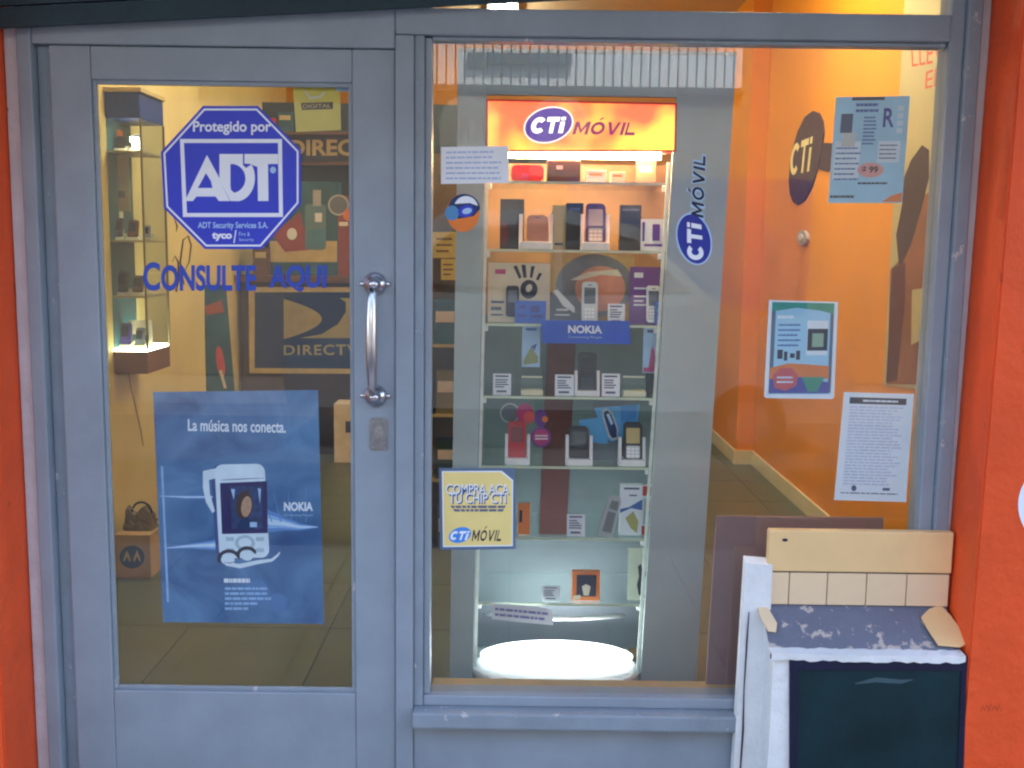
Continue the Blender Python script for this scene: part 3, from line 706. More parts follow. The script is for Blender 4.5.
# pale blue flyer
fq = [(836, 97), (910, 96), (902, 203), (828, 203)]
def inq(q, a, b):
    return ((q[0][0] * (1 - a) + q[1][0] * a) * (1 - b) + (q[3][0] * (1 - a) + q[2][0] * a) * b,
            (q[0][1] * (1 - a) + q[1][1] * a) * (1 - b) + (q[3][1] * (1 - a) + q[2][1] * a) * b)
def sub(q, a0, b0, a1, b1): return [inq(q, a0, b0), inq(q, a1, b0), inq(q, a1, b1), inq(q, a0, b1)]
fy = G2i.poly('price_flyer', fq, mat('flyer_blue', (164, 210, 238), 0.5, 0, 0.12, 9), None, 0, 0.4); tag(fy, 'pale blue phone offer flyer with price 99 high on the window', 'flyer')
M_INKB = mat('flyer_blue_ink', (60, 100, 170), 0.6); M_FWHITE = mat('flyer_white', (214, 228, 246), 0.6)
G2i.multi('pale_panel', [sub(fq, .62, .42, .92, .62), sub(fq, .03, .42, .38, .78)], M_FWHITE, fy, 0.55)
G2i.poly('phone_flap', shrink(sub(fq, .09, .16, .25, .34), 1.0), mat('flyer_phone_navy', (46, 66, 110), 0.4), fy, 0.6, 0.1)
G2i.poly('phone_body', sub(fq, .12, .34, .30, .47), M_SILVER, fy, 0.6, 0.1)
G2i.multi('headline_bar', [sub(fq, .22, .005, .66, .035)], M_INKD, fy, 0.6)
G2i.lines('headline', sub(fq, .28, .05, .60, .16), 2, M_INKB, fy, 0.7, 0.5, 5, 0.1)
G2i.lines('small_print', sub(fq, .40, .18, .58, .46), 8, M_INKB, fy, 0.7, 0.45, 6, 0.2)
G2i.text('side_mark', 'R', sub(fq, .66, .11, .81, .29), M_LOGOBLUE, fy, 0.7, 0.02)
G2i.multi('side_bars', [sub(fq, .85, .09 + k * .07, .93, .09 + k * .07 + .045) for k in range(4)], M_FWHITE, fy, 0.7)
G2i.lines('small_print', sub(fq, .05, .46, .40, .80), 7, M_INKB, fy, 0.7, 0.3, 7, 0.4)
G2i.lines('small_print', sub(fq, .64, .44, .90, .60), 4, M_INK, fy, 0.7, 0.3, 8, 0.3)
ep = inq(fq, .54, .69)
G2i.poly('price_oval', ell(ep[0], ep[1], 13, 7.5), mat('price_pink', (226, 160, 160), 0.5), fy, 0.6, 0.1)
G2i.text('price', '$ 99', sub(fq, .42, .655, .64, .725), M_INKD, fy, 0.9, 0.03)
G2i.lines('small_print', sub(fq, .38, .80, .78, .83), 1, M_INKD, fy, 0.7, 0.6, 11, 0)
G2i.lines('foot_mark', sub(fq, .02, .92, .34, .96), 1, M_INKD, fy, 0.7, 0.6, 12, 0)
G2i.multi('orange_corner', [[inq(fq, .99, .90), inq(fq, .99, .99), inq(fq, .72, .99), inq(fq, .85, .93)]], M_OPRINT, fy, 0.7)

# phone offer card with a green top (its cut-out figure is left out)
oq = [(770, 306), (837, 306), (833, 397), (766, 397)]
of = G2i.poly('offer_card', [(769, 300), (838, 302), (834, 397), (832, 399), (766, 398), (764, 396)], M_VWHITE, None, 0, 0.5); tag(of, 'blue phone offer card with green top band and white edge on the window', 'card')
G2i.poly('blue_field', sub(oq, .03, .0, .96, .97), mat('card_sky', (168, 210, 236), 0.5, 0, 0.06, 6), of, 0.6, 0.05)
G2i.multi('side_band', [sub(oq, .03, .02, .09, .95), sub(oq, .91, .02, .96, .95)], MATS['sticker_border_blue'], of, 0.8)
G2i.multi('green_band', [[inq(oq, .03, -.045), inq(oq, .96, -.03), inq(oq, .96, .09), inq(oq, .75, .05), inq(oq, .4, .02), inq(oq, .03, .06)]], mat('card_green', (58, 150, 122), 0.5), of, 0.85)
G2i.lines('heading', sub(oq, .12, .10, .36, .14), 1, M_VWHITE, of, 0.8, 0.8, 3, 0)
G2i.lines('small_print', sub(oq, .14, .18, .48, .46), 5, M_INKB, of, 0.8, 0.35, 4, 0.2)
G2i.multi('phone_white', [sub(oq, .57, .16, .88, .54)], M_PAPER, of, 0.8)
G2i.multi('phone_face', [sub(oq, .58, .25, .88, .49)], M_INKD, of, 0.9)
G2i.multi('phone_screen', [sub(oq, .65, .30, .82, .45)], mat('card_screen', (150, 176, 150), 0.4), of, 1.0)
G2i.multi('small_phones', [sub(oq, .14, .48, .22, .58), sub(oq, .24, .50, .29, .60), sub(oq, .33, .52, .40, .57), sub(oq, .42, .49, .48, .59)], M_INKD, of, 0.9)
G2i.multi('orange_wave', [[inq(oq, .04, .68), inq(oq, .3, .63), inq(oq, .6, .64), inq(oq, .92, .66), inq(oq, .92, .80), inq(oq, .04, .80)]], M_OPRINT, of, 0.85)
G2i.multi('violet_foot', [[inq(oq, .04, .80), inq(oq, .5, .78), inq(oq, .93, .84), inq(oq, .93, .96), inq(oq, .04, .96)]], mat('card_violet', (76, 74, 160), 0.5), of, 0.9)
G2i.multi('green_foot', [[inq(oq, .52, .78), inq(oq, .86, .78), inq(oq, .76, .94), inq(oq, .62, .94)]], MATS['card_green'], of, 0.95)
G2i.multi('red_burst', [[inq(oq, .08, .76), inq(oq, .2, .68), inq(oq, .36, .68), inq(oq, .46, .76), inq(oq, .44, .88), inq(oq, .28, .93), inq(oq, .12, .90)]], mat('card_red', (206, 84, 90), 0.5), of, 1.0)
G2i.lines('small_print', sub(oq, .15, .76, .40, .86), 2, M_FWHITE, of, 1.1, 0.4, 5, 0.1)

nq = [(844, 392), (914, 394), (906, 502), (834, 500)]
nt_ = G2i.poly('printed_notice', nq, M_PAPER, None, 0, 0.4); tag(nt_, 'white printed notice with dark heading bar low on the window', 'notice')
G2i.multi('heading_bar', [sub(nq, .09, .045, .90, .105)], M_INKD, nt_, 0.6)
G2i.lines('heading', sub(nq, .28, .06, .78, .09), 1, M_PAPER, nt_, 0.75, 0.6, 2, 0)
G2i.lines('print', sub(nq, .10, .12, .90, .86), 26, mat('notice_ink', (200, 203, 226), 0.7), nt_, 0.7, 0.5, 21, 0.25)
G2i.multi('stamps', [ell(*inq(nq, .26, .885), 2.6, 3), sub(nq, .66, .875, .76, .90)], M_INK, nt_, 0.7)
G2i.lines('print', sub(nq, .08, .92, .88, .94), 1, M_INK, nt_, 0.7, 0.5, 22, 0)

# ================================================================== grey display stand with lit header
YS = 0.60
ST = empty('display_stand', (0.2, 0.75, FLOOR), 'grey display stand with lit orange header and glass shelves', 'display stand')
SPn = Plane(Y=YS)
def xl(z): return -0.092 - 0.014 * (1.85 - z)
def xr(z): return 0.500 - 0.030 * (1.85 - z)
ZT = 1.99
def slab4(name, x0a, x1a, za, x0b, x1b, zb, y0, y1, m, parent):      # za bottom, zb top
    return hexa(name, [(x0a, y0, za), (x1a, y0, za), (x1a, y1, za), (x0a, y1, za), (x0b, y0, zb), (x1b, y0, zb), (x1b, y1, zb), (x0b, y1, zb)], m, parent)
slab4('side_panel', -0.196, xl(-.1), FLOOR, -0.180, xl(ZT), ZT, YS, YS + .022, M_GREY, ST)
slab4('side_panel', xr(-.1), 0.628, FLOOR, xr(ZT), 0.682, ZT, YS, YS + .022, M_GREY, ST)
slab4('side_return', -0.196, -0.180, FLOOR, -0.180, -0.164, ZT, YS + .0225, 0.98, M_GREY, ST)
slab4('side_return', 0.612, 0.628, FLOOR, 0.666, 0.682, ZT, YS + .0225, 0.98, M_GREY, ST)
slab4('top_panel', xl(1.862) + .0005, xr(1.862) - .0005, 1.862, xl(ZT) + .0005, xr(ZT) - .0005, ZT, YS + .001, YS + .02, M_GREY, ST)
slab4('top_trim', -0.180, 0.682, ZT + .0005, -0.180, 0.682, ZT + .010, YS - .004, 0.98, mat('aluminium_trim', (190, 180, 160), 0.3, 0.8), ST)
slab4('foot_panel', xl(-.1) + .0005, xr(-.1) - .0005, FLOOR, xl(-.05) + .0005, xr(-.05) - .0005, -0.062, YS + .001, YS + .02, M_GREY, ST)
# lit header: orange sheet with yellow glow patches, backlit
def header_mat():
    m = bpy.data.materials.new('backlit_header'); m.use_nodes = True; n = m.node_tree; n.nodes.clear()
    o = n.nodes.new('ShaderNodeOutputMaterial'); e = n.nodes.new('ShaderNodeEmission')
    tc = n.nodes.new('ShaderNodeTexCoord'); nz = n.nodes.new('ShaderNodeTexNoise'); nz.inputs['Scale'].default_value = 6.5; nz.inputs['Detail'].default_value = 1.5
    n.links.new(tc.outputs['Object'], nz.inputs['Vector'])
    r = n.nodes.new('ShaderNodeValToRGB'); el = r.color_ramp.elements
    el[0].position = 0.40; el[0].color = (1.0, 0.13, 0.05, 1); el[1].position = 0.66; el[1].color = (1.0, 0.66, 0.08, 1)
    sp = n.nodes.new('ShaderNodeSeparateXYZ'); n.links.new(tc.outputs['Object'], sp.inputs[0])
    mz = n.nodes.new('ShaderNodeMapRange'); mz.inputs['From Max'].default_value = 0.15; mz.inputs['To Min'].default_value = 0.07; mz.inputs['To Max'].default_value = -0.09
    n.links.new(sp.outputs['Z'], mz.inputs['Value'])
    ad_ = n.nodes.new('ShaderNodeMath'); n.links.new(nz.outputs['Fac'], ad_.inputs[0]); n.links.new(mz.outputs['Result'], ad_.inputs[1])
    n.links.new(ad_.outputs[0], r.inputs['Fac']); n.links.new(r.outputs['Color'], e.inputs['Color']); e.inputs['Strength'].default_value = 0.29
    n.links.new(e.outputs[0], o.inputs[0]); return m
HQ = [(488, 101), (675, 105), (674, 150), (488, 150)]
HPn = Plane(Y=YS - 0.001)
hb = SPn.poly('header_box', [(486, 99), (677, 103), (676, 152), (486, 152)], mat('header_red_edge', (214, 40, 40), 0.4), ST, -60, 61)
HPn.poly('lit_sheet', HQ, header_mat(), hb, 0.4, 1.0)
M_LOGOV = emis('lit_logo_violet', (74, 46, 140), 0.231); M_LOGOM = emis('lit_logo_maroon', (140, 40, 90), 0.210); M_LOGOW = emis('lit_logo_white', (255, 246, 232), 0.378)
M_LOGOR = emis('lit_logo_rim', (255, 210, 200), 0.294)
HPn.poly('logo_rim', ell(548.5, 125, 25.5, 18, -16, 44), M_LOGOR, hb, 1.6, 0.2)
HPn.poly('logo_oval', ell(548.5, 125, 24, 16.5, -16, 44), M_LOGOV, hb, 2.0, 0.2)
HPn.glyphs('logo_letter', 'CTi', [(532, 117.5), (566, 117), (565, 133), (531, 133.5)], M_LOGOW, hb, 2.6, .3, .27, .12, .2)
HPn.glyphs('word_letter', 'MÓVIL', [(575, 121.5), (637, 122.5), (635, 135.5), (573, 134.5)], M_LOGOM, hb, 1.9, .22, .24, .12, .14)
# lamps inside the stand: a warm tube under the header, a cool round lamp at the foot
M_WTUBE = emis('stand_warm_tube', (255, 214, 156), 26.0)
tube('lamp_tube', [(xl(1.66) + .03, 0.66, 1.684), (xr(1.66) - .03, 0.66, 1.684)], 0.010, M_WTUBE, ST)
box('lamp_shade', xl(1.66) + .01, xr(1.66) - .01, YS + .001, 0.70, 1.6955, 1.702, M_WPLA, ST)
def lamp_mat():
    m = bpy.data.materials.new('foot_lamp_diffuser'); m.use_nodes = True; n = m.node_tree; n.nodes.clear()
    o = n.nodes.new('ShaderNodeOutputMaterial'); e = n.nodes.new('ShaderNodeEmission'); e.inputs[0].default_value = (.9, .96, 1, 1)
    tc = n.nodes.new('ShaderNodeTexCoord'); mp = n.nodes.new('ShaderNodeMapping'); mp.inputs['Scale'].default_value = (1 / .262, 1 / .13, 0)
    ln = n.nodes.new('ShaderNodeVectorMath'); ln.operation = 'LENGTH'
    mr = n.nodes.new('ShaderNodeMapRange'); mr.interpolation_type = 'SMOOTHSTEP'
    mr.inputs['From Min'].default_value = 0.5; mr.inputs['From Max'].default_value = 1.0; mr.inputs['To Min'].default_value = 4.5; mr.inputs['To Max'].default_value = 0.5
    n.links.new(tc.outputs['Object'], mp.inputs['Vector']); n.links.new(mp.outputs['Vector'], ln.inputs[0]); n.links.new(ln.outputs['Value'], mr.inputs['Value'])
    n.links.new(mr.outputs['Result'], e.inputs['Strength']); n.links.new(e.outputs[0], o.inputs[0]); return m
def oval(name, cx, cy, rx, ry, levels, m, n=48):
    V, Q = [], []
    for z, k in levels:
        for i in range(n):
            a_ = 2 * math.pi * i / n; V.append((cx + rx * k * math.cos(a_), cy + ry * k * math.sin(a_), z))
    for l in range(len(levels) - 1):
        for i in range(n): Q.append([l * n + i, l * n + (i + 1) % n, (l + 1) * n + (i + 1) % n, (l + 1) * n + i])
    Q.append([(len(levels) - 1) * n + i for i in range(n)])
    return mk(name, V, Q, m, ST)
cx_, cy_ = 0.160, 0.64
oval('foot_lamp', cx_ + .005, .69, .262, .13, ((-.0115, .97), (0.008, 1.0), (.014, .94), (.017, .8)), lamp_mat())
M_TRAY = mat('clear_tray_plastic', (214, 224, 226), .12, 0, .08, 10, .35, .6)
oval('lamp_tray', cx_, cy_ + .005, .285, .185, ((-.045, .96), (-.030, 1.0), (-.018, 1.0), (-.012, .975)), M_TRAY)
box('lamp_plinth', cx_ - .2, cx_ + .2, .53, .5995, FLOOR + .001, -.0455, M_GREY, ST, .006)
box('base_board', xl(-.1) + .002, xr(-.1) - .002, YS + .0205, 0.978, FLOOR + .001, -0.071, M_GREY, ST)
# a bent silver rod stands in for the rounded glass shelf edge behind the lamp
tube('arched_edge', [(xl(.1) + .03 + (xr(.1) - xl(.1) - .06) * k / 20, 0.90 - 0.16 * math.sin(math.pi * k / 20), 0.075 + 0.045 * math.sin(math.pi * k / 20)) for k in range(21)], 0.008, M_SILVER, ST)
# corner posts and shelves
M_POST = mat('clear_edge_acrylic', (232, 236, 226), 0.25)
for s in (0, 1):
    f0 = (lambda z: xl(z) + .002) if s == 0 else (lambda z: xr(z) - .012)
    slab4('post', f0(-.06), f0(-.06) + .010, -0.061, f0(1.665), f0(1.665) + .010, 1.665, YS + .023, YS + .033, M_POST, ST)
LEV = [1.600, 1.385, 1.147, 0.911, 0.680, 0.439, 0.214]
for z in LEV:
    sh_ = box('shelf', xl(z) + .013, xr(z) - .013, YS + .024, 0.955, z - .008, z, M_SGLASS, ST)
    box('shelf_edge', xl(z) + .013, xr(z) - .013, YS + .0215, YS + .0238, z - .008, z, mat('green_glass_edge', (206, 218, 190), 0.2), sh_)
    for s in (0, 1):
        x = xl(z) + .012 if s == 0 else xr(z) - .012
        box('shelf_clip', x - .010, x + .010, YS + .0335, YS + .052, z - .026, z - .0085, M_WPLA, ST, 0.003)
# back of the stand: upper part orange, lower slate with a maroon strip
slab4('back_panel', xl(1.3) - .06, xr(1.3) + .09, 1.155, xl(1.68) - .06, xr(1.68) + .1, 1.68, 0.957, 0.965, mat('stand_back_orange', (176, 128, 92), 0.5, 0, 0.2, 7), ST)
slab4('back_panel', xl(-.06) - .06, xr(-.06) + .09, -0.07, xl(1.15) - .06, xr(1.15) + .09, 1.1545, 0.957, 0.965, mat('stand_back_slate', (112, 120, 128), 0.5, 0, 0.12, 4), ST)
slab4('back_strip', 0.105, 0.205, 0.36, 0.125, 0.225, 1.12, 0.950, 0.9565, M_MAROON, ST)

# ---------------- goods on the shelves
def frame_rect(x0, y0, x1, y1, Y, zb):
    """world extents of a thing seen in that pixel box, standing on height zb at depth Y"""
    a = at(x0, (y0 + y1) / 2, Y=Y).x; b = at(x1, (y0 + y1) / 2, Y=Y).x; zt_ = at((x0 + x1) / 2, y0, Y=Y).z
    return a, b, zb, zt_
YI = 0.655
def standing_card(name, px, lev, label, cat, m, Y=YI, t=0.002, group=None, dz=0.0005):
    a, b, z0, z1 = frame_rect(*px, Y, LEV[lev]); z0 += dz
    o = hexa(name, [(a, Y, z0), (b, Y, z0), (b, Y + t, z0), (a, Y + t, z0), (a, Y + .01, z1), (b, Y + .01, z1), (b, Y + .01 + t, z1), (a, Y + .01 + t, z1)], m, None)
    return tag(o, label, cat, group), (a, b, z0, z1, Y)
def prt(o, B, name, polys, m, w=0.0006):
    """print on a standing card; u,v in 0..1"""
    a, b, z0, z1, Y = B; V, Q = [], []
    for P in polys:
        k = len(V)
        for u, v in P: V.append((a + (b - a) * u, Y + .01 * (1 - v) - w, z0 + (z1 - z0) * (1 - v)))
        Q.append(list(range(k, k + len(P))))
    return mk(name, V, Q, m, o)
def price_card(px, lev, label, Y=YI - .012):
    o, B = standing_card('price_card', px, lev, label, 'price card', M_PAPER, Y, group='price cards on the stand')
    r = random.Random(int(px[0])); P = []
    P.append(rect(.12, .08, .85, .16))
    for k in range(4): P.append(rect(.12, .26 + k * .11, .12 + .4 + r.random() * .35, .26 + k * .11 + .06))
    P.append(rect(.2, .78, .75, .88)); prt(o, B, 'print', P, M_INK)
    return o
def carton(name, px, lev, label, m, d=0.03, Y=YI, cat='box'):
    a, b, z0, z1 = frame_rect(*px, Y, LEV[lev]); z0 += .0005
    o = box(name, a, b, Y, Y + d, z0, z1, m, None, 0.001); tag(o, label, cat); return o, (a, b, z0, z1, Y - .01)
def flatprt(o, B, name, polys, m, w=0.0008):
    a, b, z0, z1, Y = B; Y = Y + .01; V, Q = [], []
    for P in polys:
        k = len(V)
        for u, v in P: V.append((a + (b - a) * u, Y - w, z0 + (z1 - z0) * (1 - v)))
        Q.append(list(range(k, k + len(P))))
    return mk(name, V, Q, m, o)
def rpoly(a, b, z0, z1, y, r, n=4):
    return [(x, y, z) for x, z in rr(a, z0, b, z1, min(r, (b - a) / 2.2, (z1 - z0) / 2.2), n)]
def plate(name, a, b, z0, z1, yf, th, r, m, parent, lean=0.0, zr=None):
    """rounded plate leaning back; lean = metres of Y per metre of height above zr"""
    zr = z0 if zr is None else zr
    F = [Vector((x, y + (z - zr) * lean, z)) for x, y, z in rpoly(a, b, z0, z1, yf, r)]
    Bk = [v + Vector((0, th, 0)) for v in F]; n = len(F)
    return mk(name, F + Bk, [list(range(n)), list(range(2 * n - 1, n - 1, -1))] + [[i, n + i, n + (i + 1) % n, (i + 1) % n] for i in range(n)], m, parent)
def phone(px, lev, label, m, ms=None, keys=True, Y=YI, lean=0.25, up=0.004, mk_=None):
    a, b, z0, z1 = frame_rect(*px, Y, LEV[lev] + up)
    h = z1 - z0; wd = b - a
    r = empty('mobile_phone', ((a + b) / 2, Y + .006, z0), label, 'phone', 'phones shown on the stand')
    plate('body', a, b, z0, z1, Y, 0.013, wd * .22, m, r, lean, z0)
    plate('screen', a + wd * .14, b - wd * .14, z0 + h * .46, z0 + h * .86, Y - .0012, 0.001, wd * .06, ms or M_SCREEN, r, lean, z0)
    plate('earpiece', a + wd * .38, b - wd * .38, z0 + h * .91, z0 + h * .935, Y - .001, 0.0008, wd * .05, M_DKGREY, r, lean, z0)
    if keys:
        kp = plate('keypad', a + wd * .14, b - wd * .14, z0 + h * .08, z0 + h * .40, Y - .001, 0.0008, wd * .08, mk_ or M_SILVER, r, lean, z0)
        for i in range(3):
            for j in range(3):
                u = a + wd * (.19 + .215 * i); v = z0 + h * (.11 + .09 * j)
                plate('key', u, u + wd * .17, v, v + h * .06, Y - .0018, 0.0007, wd * .03, M_WPLA if mk_ is None else M_DKGREY, kp, lean, z0)
    return r
def cradle(px, lev, label, Y=YI, m=None):
    a, b, z0, z1 = frame_rect(*px, Y - .012, LEV[lev]); z0 += .0005; m = m or M_WPLA
    r = empty('phone_cradle', ((a + b) / 2, Y, z0), label, 'cradle', 'white phone cradles on the stand')
    wd = b - a; h = z1 - z0
    box('foot', a + wd * .04, b - wd * .04, Y - .022, Y + .05, z0, z0 + h * .22, m, r, 0.003)
    for s in (0, 1):
        x0 = a if s == 0 else b - wd * .11; x1 = x0 + wd * .11
        hexa('arm', [(x0, Y - .010, z0), (x1, Y - .010, z0), (x1, Y + .03, z0), (x0, Y + .03, z0),
                     (x0, Y + .014, z1), (x1, Y + .014, z1), (x1, Y + .032, z1), (x0, Y + .032, z1)], m, r)
    return r
# top level, under the lamp
a, b, z0, z1 = frame_rect(511, 165, 544, 177, YI, LEV[0]); r = empty('red_phone_case', ((a + b) / 2, YI, z0), 'red oval phone case on the top shelf of the stand', 'phone case')
plate('shell', a, b, z0 + .001, z1, YI, 0.03, 0.016, M_RED, r); plate('badge', a + .035, a + .055, z0 + .012, z0 + .026, YI - .001, .001, .004, M_PINK, r)
a, b, z0, z1 = frame_rect(547, 160, 581, 179, YI, LEV[0]); r = empty('speaker_box', ((a + b) / 2, YI, z0), 'dark speaker box with two pale knobs on the top shelf', 'speaker')
box('cabinet', a, b, YI, YI + .05, z0 + .001, z1, M_HAIR, r, 0.004); box('badge', a + .03, a + .05, YI - .002, YI, z1 - .03, z1 - .018, M_WPLA, r)
for x in (a + .012, b - .012): plate('knob', x - .010, x + .010, z1 + .0005, z1 + .012, YI + .005, .02, .006, M_WPLA, r)
for k, (x0, x1, y0, s) in enumerate(((586, 606, 170, 'left of the small card'), (611, 625, 172, 'right of the white carton'))):  # pale blocks stand in for the bright lamp blobs on this shelf
    c_, B = carton('top_shelf_block', (x0, y0, x1, 180), 0, ('low white block in place of a bright lamp blob beside the speaker box', 'small cream block in place of a bright lamp blob near the right post')[k], (M_WPLA, M_CREAMC)[k], 0.03)
    flatprt(c_, B, 'print', [rect(.15, .3, .8, .45)], M_OPRINT)
c_, B = carton('top_shelf_block', (636, 160, 656, 180), 0, 'brown patterned carton at the right end of the top shelf', M_BROWN, 0.03, 0.72); flatprt(c_, B, 'print', [rect(.2, .25, .8, .5)], M_TAN)
# second level
c_, B = carton('dark_box', (500, 199, 524, 250), 1, 'tall charcoal phone box at the left end of the second shelf', M_DKGREY, 0.03, 0.70); flatprt(c_, B, 'print', [ell(.2, .7, .16, .25, 0, 16)], M_MAROON)
cradle((519, 214, 553, 250), 1, 'white cradle holding the pinkish phone on the second shelf')
phone((527, 215, 548, 249), 1, 'pinkish slider phone in the leftmost cradle of the second shelf', mat('rose_metal', (168, 128, 116), 0.35, 0.3), mat('rose_screen', (176, 140, 120), 0.2), False, up=0.018)
c_, B = carton('pale_box', (552, 205, 566, 250), 1, 'tan phone box between cradles on the second shelf', M_TAN, 0.03, 0.72); flatprt(c_, B, 'print', [rect(.2, .85, .8, .9)], M_INKD)
c_, B = carton('dark_box', (566, 203, 583, 250), 1, 'charcoal phone box just left of the violet phone', M_DKGREY, 0.03, 0.71); flatprt(c_, B, 'print', [rect(.2, .1, .8, .16)], M_INK)
cradle((581, 214, 610, 250), 1, 'white cradle holding the violet phone on the second shelf')
phone((586, 203, 606, 249), 1, 'violet flip phone with clear lid on the second shelf', mat('violet_plastic', (86, 66, 128), 0.3), mat('pale_lid', (176, 168, 176), 0.2), True, up=0.018)
c_, B = carton('dark_box', (620, 205, 641, 250), 1, 'charcoal phone box left of the white phone card', M_DKGREY, 0.03, 0.71); flatprt(c_, B, 'print', [rect(.1, .08, .9, .13)], M_INK)
o, B = standing_card('phone_card', (641, 219, 669, 250), 1, 'white card with a phone picture at the right end of the second shelf', 'card', M_WPLA, YI - .01)
prt(o, B, 'phone_print', [rect(.42, .16, .68, .68)], M_PURPLE); prt(o, B, 'print', [rect(.12, .78, .8, .86), rect(.05, .1, .14, .7)], M_PURPLE)
# third level
o, B = standing_card('hand_card', (488, 263, 550, 322), 2, 'cream card with a dark handprint on the third shelf', 'card', M_CREAMC, YI + .02, 0.003)
prt(o, B, 'handprint', [[(.40, .06), (.46, .04), (.54, .24), (.50, .27)], [(.53, .03), (.60, .03), (.62, .24), (.57, .25)], [(.69, .05), (.75, .05), (.71, .25), (.67, .24)],
                        [(.82, .16), (.87, .17), (.81, .29), (.77, .27)], ell(.66, .44, .14, .16, 0, 20)], M_INKD)
prt(o, B, 'palm_mark', [ell(.66, .42, .05, .07, 20, 14)], M_CREAMC, 0.0012)
prt(o, B, 'print', [rect(.11, .11, .28, .19)], M_PINK); prt(o, B, 'print', [rect(.05, .64, .26, .68), rect(.05, .74, .22, .80), rect(.05, .86, .24, .89)], M_INK)
phone((506, 286, 519, 313), 2, 'small dark phone standing before the handprint card', M_INKD, mat('grey_screen', (84, 96, 120), 0.15), False, YI, 0.2, 0.02)
o, B = standing_card('blue_tag', (515, 301, 546, 319), 2, 'rounded blue tag in front of the handprint card', 'tag', mat('tag_blue', (24, 92, 200), 0.4), YI - .02, 0.004); prt(o, B, 'print', [rect(.12, .2, .35, .35), rect(.5, .2, .8, .5), rect(.1, .6, .35, .7), rect(.5, .62, .9, .74)], M_LOGOBLUE)
o, B = standing_card('round_art_card', (550, 254, 634, 320), 2, 'large card with grey circle and orange swirl behind the silver phone', 'card', mat('art_card_bg', (196, 158, 96), 0.5, 0, 0.2, 10), YI + .05, 0.003)
prt(o, B, 'grey_foot', [[(.0, .55), (.3, .82), (.6, 1), (0, 1)]], M_SLATE, .0008)
prt(o, B, 'grey_disc', [ell(.53, .46, .46, .46, 0, 40)], mat('art_grey', (120, 120, 124), 0.5, 0, 0.15, 20), .0012)
prt(o, B, 'orange_swirl', [ell(.60, .50, .30, .33, 0, 30)], mat('art_orange', (216, 146, 118), 0.5, 0, 0.15, 20), .0018)
prt(o, B, 'pale_swirl', [[(.24, .38), (.45, .26), (.8, .22), (.86, .32), (.6, .30), (.36, .38)]], M_CREAMC, .0024)
prt(o, B, 'pale_swirl', [[(.04, .54), (.09, .52), (.3, .78), (.3, .86), (.16, .76)]], M_WPLA, .0024)
prt(o, B, 'print', [rect(.08, .80, .22, .83), rect(.06, .88, .24, .90)], M_WPLA, .003)
phone((582, 282, 598, 317), 2, 'silver phone standing on the third shelf above the blue sign', M_SILVER, None, True, YI - .012, 0.15, 0.006)
price_card((608, 304, 625, 321), 2, 'white price card to the right of the silver phone on the third shelf', YI - .03)
o, B = standing_card('violet_card', (630, 267, 664, 322), 2, 'violet phone card at the right end of the third shelf', 'card', M_PURPLE, YI + .02, 0.003)
prt(o, B, 'print', [rect(.12, .10, .38, .19), rect(.12, .36, .6, .39), rect(.12, .5, .6, .53), rect(.12, .58, .4, .61), rect(.12, .65, .5, .68)], M_WPLA)
phone((647, 286, 661, 317), 2, 'white phone standing before the violet card', M_WPLA, None, True, YI - .006, 0.15, 0.008)
o, B = standing_card('blue_tag', (655, 302, 669, 318), 2, 'half hidden blue tag beside the white phone and the right post', 'tag', MATS['tag_blue'], YI - .022, 0.004); prt(o, B, 'print', [rect(.2, .3, .45, .45), rect(.2, .6, .5, .75)], M_LBLUE)
# blue maker sign hanging off the third shelf
NP = Plane(Y=YS + 0.010)
ns = NP.poly('maker_sign', [(541, 320), (629, 321), (631, 344), (542, 343)], mat('sign_blue', (12, 80, 204), 0.35), None, 0, 6)
tag(ns, 'bright blue sign strip with white lettering on the third shelf edge', 'sign')
NP.text('letters', 'NOKIA', [(568, 325), (602, 325.5), (602, 333.5), (568, 333)], M_VWHITE, ns, 6.6, 0.04)
NP.text('tagline', 'Connecting People', [(568, 335.5), (602, 336), (602, 339), (568, 338.5)], M_LBLUE, ns, 6.6)
# fourth level
def hanging(px, lev, label, m, Y=YI + .01):
    a, b, _, z1 = frame_rect(*px, Y, 0); z0 = at((px[0] + px[2]) / 2, px[3], Y=Y).z
    z1 = LEV[lev - 1] - .0085
    o = box('hanging_card', a, b, Y, Y + .002, z0, z1, m); tag(o, label, 'card', 'cards hanging from the third shelf'); return o, (a, b, z0, z1, Y - .01)
o, B = hanging((522, 330, 540, 367), 3, 'pale blue hanging card left of the blue sign', M_LBLUE); flatprt(o, B, 'picture', [[(.1, .85), (.5, .5), (.9, .75), (.9, .9), (.1, .95)]], mat('card_moss', (150, 160, 110), 0.5)); flatprt(o, B, 'print', [rect(.2, .06, .8, .12), [(.5, .5), (.85, .42), (.7, .6)]], M_INKB)
o, B = hanging((643, 332, 662, 373), 3, 'pale hanging card with a pink figure under the right end of third shelf', M_LBLUE); flatprt(o, B, 'picture', [[(.3, .9), (.42, .5), (.5, .4), (.6, .5), (.75, .9)], rect(.05, .88, .95, .98)], M_PINK); flatprt(o, B, 'print', [rect(.2, .06, .8, .12)], M_INK)
price_card((493, 374, 511, 398), 3, 'white price card at the left end of the fourth shelf')
price_card((555, 375, 574, 398), 3, 'white price card just left of the black phone on fourth shelf')
price_card((602, 374, 620, 399), 3, 'white price card just right of the black phone on fourth shelf')
